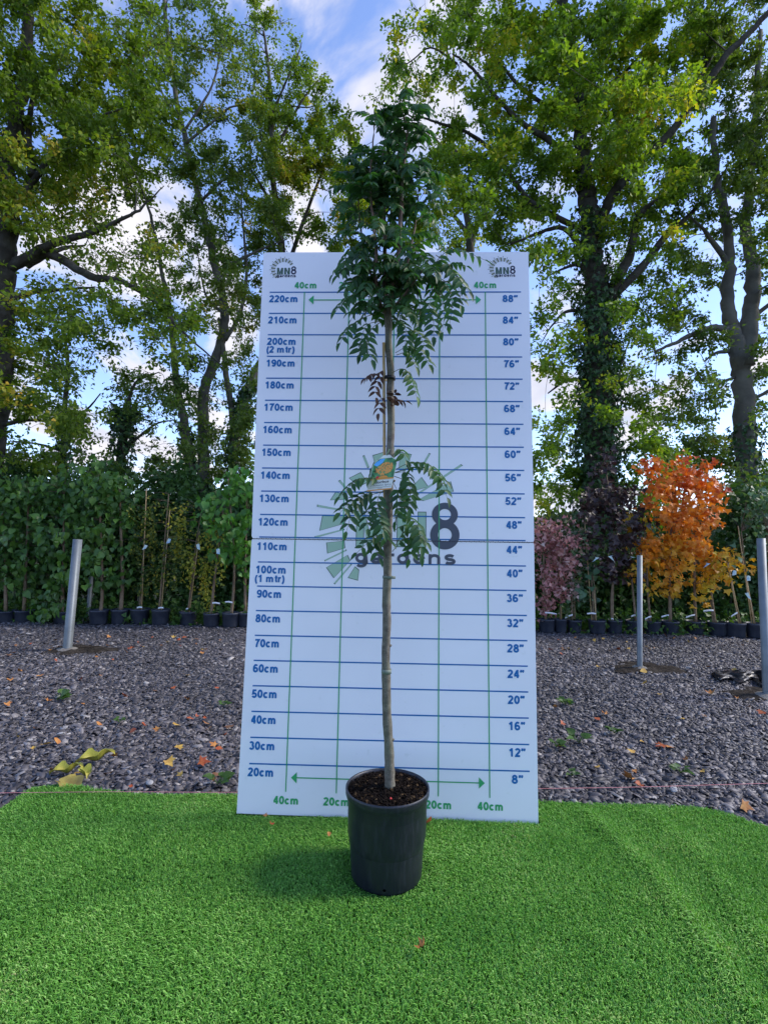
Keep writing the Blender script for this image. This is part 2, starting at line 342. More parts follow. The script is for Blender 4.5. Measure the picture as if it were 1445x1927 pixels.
m_blue = pmat('blue_print', (.003, .135, .39), .35, .3); m_green = pmat('green_print', (.045, .36, .13), .35, .3)
m_sage = pmat('sage_print', (.36, .52, .38), .4, .3); m_sage2 = pmat('sage_outline', (.07, .12, .085), .4, .3); m_greyp = pmat('grey_print', (.075, .085, .115), .4, .3)
m_olive = pmat('olive_print', (.18, .19, .12), .4, .3); m_navy = pmat('navy_print', (.015, .015, .05), .4, .3)
board = thing('height_board', 'tall white measuring board with blue height lines and a green logo, behind the potted tree', 'sign board', (0, 0, .0))
def panel(name, pts, th=.008):
    P = [bd(u, v, 0) for u, v in pts] + [bd(u, v, -th) for u, v in pts]; n = len(pts)
    q = [(i, i + n, (i + 1) % n + n, (i + 1) % n) for i in range(n)]
    me = bpy.data.meshes.new(name); me.from_pydata([tuple(p) for p in P], [], [tuple(range(n)), tuple(range(2 * n - 1, n - 1, -1))] + q); me.materials.append(m_board)
    return obj(name, me, board)
lower = panel('lower_panel', [(-.591, .012), (.586, .006), (.5885, .5), (.591, 1.088), (.588, 1.0955), (-.581, 1.0955), (-.584, 1.088)])
upper = panel('upper_panel', [(-.579, 1.0985), (.588, 1.0985), (.592, 1.108), (.5925, 1.7), (.592, 2.382), (.588, 2.39), (-.588, 2.392), (-.593, 2.385), (-.591, 1.7), (-.585, 1.108)])
# props behind
bb = B()
for sx in (-.42, .42): bb.tube([bd(sx, 2.0, -.03), np.array([sx, .62, 0.0])], .014, 8)
m_prop = pmat('timber', (.2, .13, .07), .8, .2, bump=(30, .4, .01)); obj('prop_leg', bb.mesh('prop_leg', m_prop), board)
bb = B()
for i in range(118):                        # twisted wire stitching along the joint
    u = -.575 + i * .00985; bb.tube([bd(u, 1.0945 + .001 * (i % 2), .002), bd(u + .0055, 1.0985 + .001 * (i % 2), .0025)], .0011, 4)
bb.tube([bd(-.58, 1.0965, -.002), bd(.588, 1.0965, -.002)], .0022, 5)
m_dark = pmat('dark_seam', (.03, .03, .035), .7, .2); obj('joint_seam', bb.mesh('joint_seam', m_dark), board)

def flatpoly(bm, polys, dn):
    for P in polys:
        n = len(P); V = [bd(u, v, dn) for u, v in P]; c = np.mean(V, 0); bm.add(np.vstack([V, [c]]), None, [(i, (i + 1) % n, n) for i in range(n)])
def strip(bm, a, b_, w_, dn):
    a, b_ = np.array(a, float), np.array(b_, float); d = (b_ - a) / np.linalg.norm(b_ - a); p = np.array([-d[1], d[0]]) * w_ / 2
    bm.add([bd(*(a - p), dn), bd(*(b_ - p), dn), bd(*(b_ + p), dn), bd(*(a + p), dn)], [(0, 1, 2, 3)])
for par, lo, hi in ((lower, .2, 1.05), (upper, 1.101, 2.25)):
    bm = B(); v = lo
    for k in range(2, 23):
        hh = k / 10
        if hh == 1.1: hh = 1.1045
        if lo <= hh <= hi: strip(bm, (-.556 + .006 * (2.2 - hh) / 2, hh), (.556, hh), .0055, .0010)
    obj('height_line', bm.mesh('height_line', m_blue), par)
    bm = B()
    for u in (-.4, -.2, 0, .2, .4):
        a, b_ = (.098, 1.0945) if par is lower else (1.1, 2.2)
        strip(bm, (u, a), (u, b_), .0042, .0016)
    obj('width_line', bm.mesh('width_line', m_green), par)
    bm = B(); v = .152 if par is lower else 2.163
    strip(bm, (-.36, v), (.362, v), .0045, .0020)
    for s in (-1, 1): flatpoly(bm, [[(s * .381, v), (s * .358, v + .021), (s * .358, v - .021)]], .0022)
    obj('width_arrow', bm.mesh('width_arrow', m_green), par)
def text(s, u, v, h, mat, par, name, bold=.02, sx=1.0, dn=.0013, width=None, frame=None):
    """built-in face, for the very small print"""
    cu = bpy.data.curves.new(name, 'FONT'); cu.body = s; cu.align_x = 'CENTER'; cu.align_y = 'CENTER'; cu.size = 1.0; cu.offset = bold; cu.resolution_u = 3
    to = bpy.data.objects.new('tmp', cu); COL.objects.link(to); bpy.context.view_layer.update()
    dg = bpy.context.evaluated_depsgraph_get(); me = bpy.data.meshes.new_from_object(to.evaluated_get(dg)); bpy.data.objects.remove(to)
    n = len(me.vertices); co_ = np.zeros(n * 3); me.vertices.foreach_get('co', co_); co_ = co_.reshape(-1, 3)
    x0, x1 = co_[:, 0].min(), co_[:, 0].max(); y0, y1 = co_[:, 1].min(), co_[:, 1].max()
    sc = h / (y1 - y0); scx = sc * sx if width is None else width / (x1 - x0); fr = frame or bd
    xc = (x0 + x1) / 2
    P = np.array([fr(u + (x - xc) * scx, v + (y - (y0 + y1) / 2) * sc, dn) for x, y, _ in co_])
    me.vertices.foreach_set('co', P.ravel()); me.materials.clear(); me.materials.append(mat); me.name = name; me.update()
    return obj(name, me, par)
def arc(cx, cy, rx, ry, a0, a1, n=16): return [(cx + rx * math.cos(math.radians(a)), cy + ry * math.sin(math.radians(a))) for a in np.linspace(a0, a1, n)]
SX = [arc(.34, .32, .235, .225, 0, 360, 28), arc(.36, .50, .255, .405, 48, 195, 18)]
GLY = {'0': (.78, [arc(.34, .5, .235, .405, 0, 360, 30)]), '1': (.78, [[(.40, 0), (.40, 1)], [(.38, .90), (.28, .79), (.11, .71)]]),
 '2': (.78, [arc(.33, .70, .23, .21, 165, -35, 14) + [(.30, .33), (.15, .17), (.12, .09), (.62, .09)]]), '3': (.78, [arc(.31, .73, .19, .18, 160, -80, 14), arc(.33, .31, .235, .22, 85, -160, 16)]),
 '4': (.78, [[(.47, 0), (.47, 1)], [(.44, .93), (.10, .33)], [(.03, .29), (.66, .29)]]), '5': (.78, [[(.60, .91), (.21, .91), (.145, .50)] + arc(.33, .32, .24, .23, 125, -160, 16)]),
 '6': (.78, SX), '7': (.78, [[(.05, .91), (.58, .91), (.40, .62), (.29, .32), (.26, 0)]]), '8': (.78, [arc(.34, .735, .19, .175, 0, 360, 26), arc(.34, .30, .235, .21, 0, 360, 28)]),
 '9': (.78, [[(.68 - x, 1 - y) for x, y in q] for q in SX]), 'c': (.78, [arc(.33, .36, .225, .27, 42, 318, 18)]), 'm': (1.22, [[(.12, 0), (.12, .72)], arc(.325, .44, .19, .19, 180, 0, 10) + [(.515, 0)], arc(.72, .44, .19, .19, 180, 0, 10) + [(.91, 0)]]),
 't': (.46, [[(.21, .93), (.21, .2), (.25, .11), (.38, .09)], [(.02, .64), (.38, .64)]]), 'r': (.54, [[(.12, 0), (.12, .72)], arc(.36, .38, .23, .25, 180, 72, 8)]), ' ': (.38, []),
 '(': (.46, [arc(.55, .36, .40, .68, 122, 238, 12)]), ')': (.46, [arc(-.12, .36, .40, .68, 58, -58, 12)]), '\u201d': (.62, [[(.13, 1), (.13, .84), (.05, .70)], [(.40, 1), (.40, .84), (.32, .70)]]),
 'g': (.80, [arc(.32, .38, .21, .26, 0, 360, 22), [(.54, .72), (.54, -.04)] + arc(.33, -.04, .21, .16, 0, -150, 10)]), 'a': (.74, [arc(.28, .20, .18, .125, 0, 360, 18), [(.52, 0), (.50, .10), (.50, .48)] + arc(.29, .48, .21, .17, 0, 150, 10)]),
 'd': (.80, [arc(.32, .36, .21, .27, 0, 360, 22), [(.55, 0), (.55, 1)]]), 'e': (.75, [arc(.33, .36, .225, .27, 0, 318, 20), [(.12, .36), (.53, .36)]]), 'n': (.80, [[(.12, 0), (.12, .72)], arc(.34, .43, .21, .20, 180, 0, 10) + [(.55, 0)]]),
 's': (.72, [arc(.30, .50, .19, .14, 28, 270, 14)[:-1] + arc(.30, .22, .21, .14, 90, -152, 14)])}
def stroke(bm, P, w_, dn, fr):
    P = np.array(P, float); d = np.diff(P, axis=0); d /= np.linalg.norm(d, axis=1)[:, None] + 1e-12; cl = np.allclose(P[0], P[-1])
    nn = np.stack([-d[:, 1], d[:, 0]], -1); n = len(P); N_ = np.zeros((n, 2)); N_[1:-1] = nn[:-1] + nn[1:]; N_[0] = nn[0] + (nn[-1] if cl else nn[0]); N_[-1] = nn[-1] + (nn[0] if cl else nn[-1])
    N_ /= np.linalg.norm(N_, axis=1)[:, None]; ref = np.vstack([nn, nn[-1:]]); k = np.clip((N_ * ref).sum(1), .5, 1)[:, None]; o_ = N_ / k * w_ / 2
    V = [fr(*q, dn) for q in (P - o_)] + [fr(*q, dn) for q in (P + o_)]; bm.add(V, [(i, i + 1, n + i + 1, n + i) for i in range(n - 1)])
def sign(s_, u, v, mat, par, name, cap=.032, weight=.235, width=None, dn=.0013, frame=None):
    """bold grotesque lettering; v = middle of the capitals, u = middle of the word"""
    x = 0; parts = []
    for ch in s_:
        adv, st = GLY[ch]; parts += [[(px + x, py) for px, py in q] for q in st]; x += adv
    xs_ = [p[0] for q in parts for p in q]; x0, x1 = min(xs_) - weight / 2, max(xs_) + weight / 2; k = cap; kx = cap if width is None else width / (x1 - x0); bm = B()
    for i, q in enumerate(parts): stroke(bm, [(u + (px - (x0 + x1) / 2) * kx, v + (py - .5) * k) for px, py in q], weight * cap, dn + (i % 3) * .00012, frame or bd)
    return obj(name, bm.mesh(name, mat), par)
for k in range(2, 23):
    hh = k / 10; par = lower if k <= 11 else upper; ul = -.4935 - .008 * (2.2 - hh) / 2
    w_ = {1: .126, 0: .101}[1 if k >= 10 else 0]
    dv = .031 if k != 11 else .034
    sign(f'{k*10}cm', ul - (.0 if k >= 10 else .002), hh - dv, m_blue, par, 'height_label', width=w_)
    if k in (10, 20): sign('(%d mtr)' % (k // 10), ul - .002, hh - .068, m_blue, par, 'height_label', cap=.030, width=.124)
    sign(f'{k*4}\u201d', .508, hh - dv, m_blue, par, 'inch_label', width=.066 if k > 2 else .045)
for u in (-.4, -.2, .2, .4):
    sign(f'{int(abs(u)*100)}cm', u + (.002 if u < 0 else -.002), 2.2 + .033, m_green, upper, 'width_label', cap=.030, width=.1)
    sign(f'{int(abs(u)*100)}cm', u, .067, m_green, lower, 'width_label', cap=.030, width=.1)
RAYS = [[(-.126, 1.457), (-.117, 1.46), (-.095, 1.408), (-.104, 1.403)], [(-.182, 1.36), (-.132, 1.386), (-.1, 1.342), (-.139, 1.323)], [(-.227, 1.347), (-.218, 1.352), (-.188, 1.318), (-.195, 1.312)],
 [(-.236, 1.301), (-.187, 1.285), (-.202, 1.267), (-.259, 1.264)], [(-.313, 1.245), (-.215, 1.227), (-.215, 1.22), (-.313, 1.235)], [(-.29, 1.198), (-.18, 1.195), (-.195, 1.165), (-.3, 1.134)],
 [(-.319, 1.1105), (-.195, 1.144), (-.194, 1.139), (-.318, 1.1025)], [(-.27, 1.085), (-.193, 1.0935), (-.189, 1.063), (-.264, 1.039)], [(-.275, 1.012), (-.184, 1.058), (-.183, 1.052), (-.273, 1.006)],
 [(-.267, .981), (-.178, 1.035), (-.166, 1.012), (-.234, .937)], [(-.234, .916), (-.164, .998), (-.159, .995), (-.228, .912)], [(-.176, .94), (-.147, .988), (-.129, .974), (-.133, .929)],
 [(.156, 1.472), (.164, 1.469), (.121, 1.391), (.114, 1.396)], [(.085, 1.326), (.126, 1.368), (.156, 1.326), (.079, 1.303)], [(.291, 1.425), (.3, 1.419), (.102, 1.285), (.098, 1.291)],
 [(.116, 1.272), (.249, 1.351), (.261, 1.307), (.133, 1.265)], [(-.083, 1.46), (-.035, 1.475), (-.035, 1.404), (-.067, 1.399)], [(.003, 1.50), (.010, 1.50), (.006, 1.413), (-.0, 1.413)], [(.033, 1.475), (.084, 1.466), (.057, 1.391), (.029, 1.397)]]
def shrink(P, d):
    P = np.array(P); c = P.mean(0); return [tuple(p + (c - p) / np.linalg.norm(c - p) * min(d, np.linalg.norm(c - p) * .45)) for p in P]
def letterM(x, y, w_, h, s):  # outline of a block M
    return [[(x, y), (x + s, y), (x + s, y + h), (x, y + h)], [(x + w_ - s, y), (x + w_, y), (x + w_, y + h), (x + w_ - s, y + h)],
            [(x + s, y + h), (x + s, y + h * .62), (x + w_ / 2 - s * .35, y), (x + w_ / 2, y), (x + w_ / 2, y + h * .38)], [(x + w_ - s, y + h), (x + w_ - s, y + h * .62), (x + w_ / 2 + s * .35, y), (x + w_ / 2, y), (x + w_ / 2, y + h * .38)]]
def letterN(x, y, w_, h, s):
    return [[(x, y), (x + s, y), (x + s, y + h), (x, y + h)], [(x + w_ - s, y), (x + w_, y), (x + w_, y + h), (x + w_ - s, y + h)],
            [(x + s, y + h), (x + s, y + h * .6), (x + w_ - s, y), (x + w_ - s, y + h * .4)]]
def tfp(polys, cx, cy, k, ox=0.0, oy=1.2): return [[(cx + (u - ox) * k, cy + (v - oy) * k) for u, v in P] for P in polys]
def eight(cx, cy, k, bm, dn):
    for (ex, ey, ro, rx) in ((.224, 1.1235, .0605, .061), (.224, 1.209, .050, .054)):
        rin = .47; n = 40; P = []
        for i in range(n):
            a = 2 * PI * i / n; P.append((ex + rx * math.cos(a), ey + ro * math.sin(a))); 
        for i in range(n):
            a = 2 * PI * i / n; P.append((ex + rx * rin * math.cos(a), ey + ro * rin * math.sin(a)))
        V = [bd(cx + u * k, cy + (v - 1.2) * k, dn) for u, v in P]; bm.add(V, [(i, (i + 1) % n, n + (i + 1) % n, n + i) for i in range(n)]); dn += .0003
# big central logo: split at the joint so each panel carries its own share
def clip(P, v0, keep_above):
    out = []; n = len(P)
    for i in range(n):
        a, c_ = P[i], P[(i + 1) % n]; ia = (a[1] > v0) == keep_above; ic = (c_[1] > v0) == keep_above
        if ia: out.append(a)
        if ia != ic:
            s = (v0 - a[1]) / (c_[1] - a[1]); out.append((a[0] + (c_[0] - a[0]) * s, v0))
    return out
LM = letterM(-.146, 1.071, .118, .150, .034) + letterN(.024, 1.070, .123, .150, .036)
for par, above in ((lower, False), (upper, True)):
    bo, bi = B(), B(); v0 = 1.0955 if not above else 1.099
    for P in RAYS + LM:
        Q = clip(P, v0, above)
        if len(Q) < 3: continue
        flatpoly(bo, [Q], .0005)
    for P in RAYS:
        Q = clip(shrink(P, .0035), v0, above)
        if len(Q) >= 3: flatpoly(bi, [Q], .0007)
    for P in letterM(-.143, 1.074, .112, .144, .028) + letterN(.027, 1.073, .117, .144, .030):
        Q = clip(P, v0, above)
        if len(Q) >= 3: flatpoly(bi, [Q], .0008)
    lo_ = obj('logo_outline', bo.mesh('logo_outline', m_sage2), par); obj('logo', bi.mesh('logo', m_sage), par)
bm = B(); eight(0, 1.2, 1, bm, .0012); obj('logo_numeral', bm.mesh('logo_numeral', m_greyp), upper)
sign('gardens', .061, 1.030, m_greyp, lower, 'logo_word', cap=.058, weight=.21, width=.42, dn=.0017)
for cx in (-.497, .477):                      # two small corner logos
    k = .198; cy = 2.312; bm = B(); 
    for i_, a_ in enumerate(np.linspace(228, 38, 21)):
        a_ = math.radians(a_); hw = .070 if i_ % 2 == 0 else .016; r0, r1 = .185, (.285 if i_ % 2 == 0 else .325) * (.92 + .1 * math.cos(a_ - 2.4))
        flatpoly(bm, tfp([[(r_ * math.cos(a_ + w2 * r0 / r_ * (1 + .35 * (r_ > .2))) - .01, 1.18 + r_ * math.sin(a_ + w2 * r0 / r_ * (1 + .35 * (r_ > .2)))) for r_, w2 in ((r0, -hw), (r1, -hw * 1.3), (r1, hw * 1.3), (r0, hw))]], cx, cy, k), .0006)
    l_ = obj('corner_logo', bm.mesh('corner_logo', m_olive), upper)
    bm = B(); flatpoly(bm, tfp(letterM(-.155, 1.06, .14, .165, .045) + letterN(.01, 1.06, .13, .165, .045), cx, cy, k), .0008); obj('corner_logo', bm.mesh('corner_logo', m_sage2), upper)
    bm = B(); eight(cx, cy, k, bm, .001); obj('corner_numeral', bm.mesh('corner_numeral', m_navy), upper)
    sign('gardens', cx + .061 * k, cy - .168 * k, m_navy, upper, 'corner_word', cap=.0135, weight=.22, width=.087, dn=.0012)

# ================================================================== HERO: potted tree
PX, PY, PRT, PRB, PH = .0073, -.329, .1375, .1145, .284
m_pot = bpy.data.materials.new('black_plastic'); m_pot.use_nodes = True; t = NT(m_pot.node_tree); b = t.n['Principled BSDF']
co = t.new('ShaderNodeTexCoord'); mpn = t.new('ShaderNodeMapping'); mpn.inputs['Scale'].default_value = (40, 40, 5); t.link(co.outputs['Object'], mpn.inputs[0])
n1 = t.new('ShaderNodeTexNoise', i_Scale=2.5, i_Detail=7.0, i_Roughness=.7); t.link(mpn.outputs[0], n1.inputs['Vector'])
n2 = t.new('ShaderNodeTexNoise', i_Scale=9.0, i_Detail=4.0); t.link(co.outputs['Object'], n2.inputs['Vector'])
c1 = t.ramp(n1.outputs[0], [(.5, (.009, .011, .018)), (.85, (.028, .031, .046))]); c1 = t.mix(t.ramp(n2.outputs[0], [(.5, (0, 0, 0)), (.75, (.7, .7, .7))]), c1, (.018, .020, .025))
t.link(c1, b.inputs['Base Color']); t.link(t.ramp(n1.outputs[0], [(.3, (.30, .30, .30)), (.8, (.55, .55, .55))]), b.inputs['Roughness']); b.inputs['Specular IOR Level'].default_value = .5
bp = t.new('ShaderNodeBump', i_Strength=.25, i_Distance=.002); t.link(n1.outputs[0], bp.inputs['Height']); t.link(bp.outputs[0], b.inputs['Normal'])
hero = thing('potted_tree', 'young rowan tree in a large black pot, on the lawn before the measuring board', 'potted tree', (PX, PY, .016))
def pot_profile(rt, rb, h):
    return [(rb * .3, .004), (rb * .93, .004), (rb * .985, .009), *[(rb + (rt * .955 - rb) * q_, .014 + (h - .049) * q_) for q_ in (0, .2, .4, .6, .8)], (rt * .955, h - .035), (rt * .965, h - .032), (rt * .97, h - .028), (rt * .985, h - .025), (rt * 1.0, h - .018), (rt * 1.005, h - .006), (rt, h), (rt * .985, h + .001), (rt * .955, h - .003), (rt * .945, h - .02), (rt * .93, h * .5), (rb * .9, .02), (rb * .2, .018)]
bm = B(); bm.lathe(pot_profile(PRT, PRB, PH), (PX, PY, .000), 72)
for k in range(4):                           # drainage holes: dark recessed slots drawn as small lips
    pass
pot_o = obj('pot', bm.mesh('pot', m_pot, True), hero)
m_hole = pmat('hole_dark', (.003, .003, .003), .9, .0)
for a in (-PI / 2 - .03,):
    bm = B()
    c = np.array([PX + math.cos(a) * (PRB + .0012), PY + math.sin(a) * (PRB + .0012), .026]); tn = np.array([-math.sin(a), math.cos(a), 0]); nn = np.array([math.cos(a), math.sin(a), 0])
    P = [c + tn * .005 * math.cos(s) + np.array([0, 0, .004 * math.sin(s)]) + nn * .001 for s in np.linspace(0, 2 * PI, 12, endpoint=False)]
    bm.add(np.vstack([P, [c + nn * .001]]), None, [(i, (i + 1) % 12, 12) for i in range(12)])
    obj('drain_hole', bm.mesh('drain_hole', m_hole), pot_o)
m_soil = pmat('compost', (.010, .007, .005), .95, .15, bump=(90, 1.0, .02), var=(70, (.022, .015, .010), .42, .75))
SZ = PH - .022
k = 40; an = np.linspace(0, 2 * PI, k, endpoint=False); rr = np.linspace(0.002, PRT * .945, 14)
V = np.array([(PX + r * math.cos(a), PY + r * math.sin(a), SZ + .006 + .012 * math.exp(-(r / .05) ** 2) + rng.normal(0, .0022)) for r in rr for a in an])
i = np.arange(13)[:, None] * k; j = np.arange(k)[None]; j2 = (j + 1) % k
soil = obj('soil', mesh_np('soil', V, [np.stack([i + j, i + j2, i + k + j2, i + k + j], -1).reshape(-1, 4)], m_soil), hero)
def scatter_bits(name, nbits, s0, s1, mat, elong=1.0, par=soil):
    r = PRT * .92 * np.sqrt(rng.random(nbits)); a = rng.random(nbits) * 2 * PI; P = np.stack([PX + r * np.cos(a), PY + r * np.sin(a), SZ + .010 + .008 * rng.random(nbits) + .01 * np.exp(-(r / .05) ** 2)], -1)
    Nn = nrm(rng.normal(0, .5, (nbits, 3)) + [0, 0, 1]); D = rng.normal(0, 1, (nbits, 3)); D[:, 2] *= .3
    T = ct[int(rng.integers(0, 6))]; Tv = T[0] * [1, elong, 1.6]
    V, q, tt = instance((Tv, T[1], T[2]), P, frames(D, Nn), s0 + (s1 - s0) * rng.random(nbits)); b2 = B(); b2.add(V, q, tt)
    return obj(name, b2.mesh(name, mat), par)
scatter_bits('compost_crumb', 2200, .004, .014, pmat('crumb', (.007, .005, .004), .95, .1, var=(200, (.016, .011, .008), .4, .7)))
scatter_bits('bark_chip', 110, .006, .014, pmat('bark_chip', (.04, .024, .012), .9, .1, var=(150, (.20, .13, .06), .5, .75)), 2.5)
bm = B(); c = gnd(735, 1503, SZ + .02)
bm.lathe([(0, -.004), (.003, -.003), (.0042, 0), (.003, .003), (0, .004)], c, 12); obj('red_berry', bm.mesh('red_berry', pmat('berry', (.5, .01, .01), .3, .5), True), soil)

HY = PY                                      # tree plane
def hp(x, y, dy=0.0): return at(x, y, HY + dy)
m_bark = bpy.data.materials.new('rowan_bark'); m_bark.use_nodes = True; t = NT(m_bark.node_tree); b = t.n['Principled BSDF']
co = t.new('ShaderNodeTexCoord'); n1 = t.new('ShaderNodeTexNoise', i_Scale=60.0, i_Detail=6.0); t.link(co.outputs['Object'], n1.inputs['Vector'])
n2 = t.new('ShaderNodeTexNoise', i_Scale=9.0, i_Detail=3.0); t.link(co.outputs['Object'], n2.inputs['Vector']); vo = t.new('ShaderNodeTexVoronoi', i_Scale=170.0); t.link(co.outputs['Object'], vo.inputs['Vector'])
c1 = t.ramp(n1.outputs[0], [(.35, (.070, .052, .040)), (.65, (.17, .145, .115))]); c1 = t.mix(t.ramp(n2.outputs[0], [(.4, (0, 0, 0)), (.65, (.6, .6, .6))]), c1, (.13, .14, .085))
c1 = t.mix(t.ramp(vo.outputs['Distance'], [(.12, (.8, .8, .8)), (.22, (0, 0, 0))]), c1, (.36, .32, .25)); t.link(c1, b.inputs['Base Color']); b.inputs['Roughness'].default_value = .75
bp = t.new('ShaderNodeBump', i_Strength=.5, i_Distance=.002); t.link(n1.outputs[0], bp.inputs['Height']); t.link(bp.outputs[0], b.inputs['Normal'])
trunk_px = [(734, 1496, 10.5), (733, 1455, 9.6), (732, 1410, 9), (728, 1345, 8.7), (727, 1290, 8.6), (726, 1230, 8.2), (728, 1170, 8.2), (727, 1130, 8.4), (729, 1080, 8.2), (729, 1030, 8.6), (731, 975, 8.2), (732, 920, 8), (734, 850, 7.8), (736, 790, 7.5), (734, 740, 7.5), (735, 700, 7.3), (731, 650, 7), (731, 610, 7.2), (727, 570, 7)]
base = hp(734, 1496); 
TP = np.array([hp(x, y) for x, y, r in trunk_px]); TP[0][2] = SZ
TR = np.array([r for *_, r in trunk_px]) * 1.77 / F * .97
P = smooth_path(TP, 4); R_ = np.interp(np.linspace(0, 1, len(P)), np.linspace(0, 1, len(TR)), TR) * (1 + .045 * np.sin(np.arange(len(P)) * 1.9) + rng.normal(0, .015, len(P)))
bm = B(); bm.tube(P, R_, 14)
for (x, y, s) in ((724, 1155, -1), (740, 1392, 1), (722, 1346, -1), (737, 1432, 1), (722, 1248, -1), (735, 1215, 1), (742, 905, 1), (743, 760, 1)):   # bud scars
    c = hp(x, y, -.003); bm.tube([c + [-s * .006, 0, 0], c, c + [s * .0035, 0, .002]], [.006, .005, .0015], 6)
trunk = obj('trunk', bm.mesh('trunk', m_bark, True), hero)
leaders = [([(728, 590), (718, 600 - 20), (709, 545), (705, 505), (707, 465), (701, 400), (697, 350), (700, 290), (704, 232)], 4.6, -.02),
           ([(727, 575), (725, 520), (724, 440), (722, 370), (719, 320), (722, 270)], 5.2, .03),
           ([(731, 600), (738, 545), (749, 495), (753, 430), (756, 375), (757, 330), (762, 280), (767, 245), (758, 215), (752, 190)], 5.2, -.01),
           ([(733, 590), (757, 560), (780, 530), (797, 508), (808, 498)], 3.0, -.05),
           ([(727, 560), (700, 520), (684, 470), (676, 400), (672, 340)], 3.0, .04),
           ([(733, 560), (765, 500), (780, 430), (786, 370), (788, 320)], 3.0, .06)]
m_twig = pmat('young_bark', (.10, .055, .035), .6, .35, var=(25, (.19, .14, .10), .35, .7))
bm = B(); nodes = []
for path, w_, dy in leaders:
    L = smooth_path([hp(x, y, dy * min(1, i / 2)) for i, (x, y) in enumerate(path)], 5); n = len(L)
    L += rng.normal(0, .0015, L.shape); bm.tube(L, np.linspace(w_, w_ * .28, n) * 1.77 / F, 8)
    for i in range(2, n): nodes.append((L[i], nrm(L[min(i + 1, n - 1)] - L[i - 1]), i / n))
branch_o = obj('branch', bm.mesh('branch', m_twig, True), hero)

fr_P, fr_D, fr_N, fr_S = [], [], [], []; rachis = B()
def frond(path, pairs=6, size=.042, side=1.0, fold=0.5):
    """pinnate leaf: path of 3D points from petiole base to tip"""
    Q = smooth_path(path, 8); n = len(Q); d = np.linalg.norm(np.diff(Q, axis=0), axis=1); s = np.concatenate([[0], np.cumsum(d)]); L = s[-1]
    rachis.tube(Q[::2] if n > 6 else Q, np.linspace(.0013, .0006, len(Q[::2] if n > 6 else Q)), 4, False)
    up = nrm(np.array([rng.normal(0, .25), -.45 + rng.normal(0, .25), 1.0]))
    for k in range(pairs + 1):
        f = .26 + .74 * k / pairs; p = np.array([np.interp(f * L, s, Q[:, a]) for a in range(3)]); p2 = np.array([np.interp(min(1, f + .06) * L, s, Q[:, a]) for a in range(3)]); p1 = np.array([np.interp((f - .06) * L, s, Q[:, a]) for a in range(3)])
        tn = nrm(p2 - p1); sd_ = nrm(np.cross(tn, up)); Nn = nrm(np.cross(sd_, tn))
        sz_ = size * (1.0 - .35 * abs(f - .6)) * rng.uniform(.88, 1.1)
        if k == pairs: fr_P.append(p); fr_D.append(tn); fr_N.append(Nn + rng.normal(0, .1, 3)); fr_S.append(sz_); continue
        for sg in (-1, 1):
            dd = nrm(sd_ * sg * (1.0 + rng.normal(0, .08)) + tn * .5 - Nn * .15 - np.array([0, 0, .35]) * fold + rng.normal(0, .07, 3))
            fr_P.append(p); fr_D.append(dd); fr_N.append(Nn + sd_ * sg * .25 + rng.normal(0, .18, 3)); fr_S.append(sz_)
def fpx(pts, dy0=0.0, dy1=0.0, **kw):
    n = len(pts); frond([hp(x, y, dy0 + (dy1 - dy0) * i / (n - 1)) for i, (x, y) in enumerate(pts)], **kw)
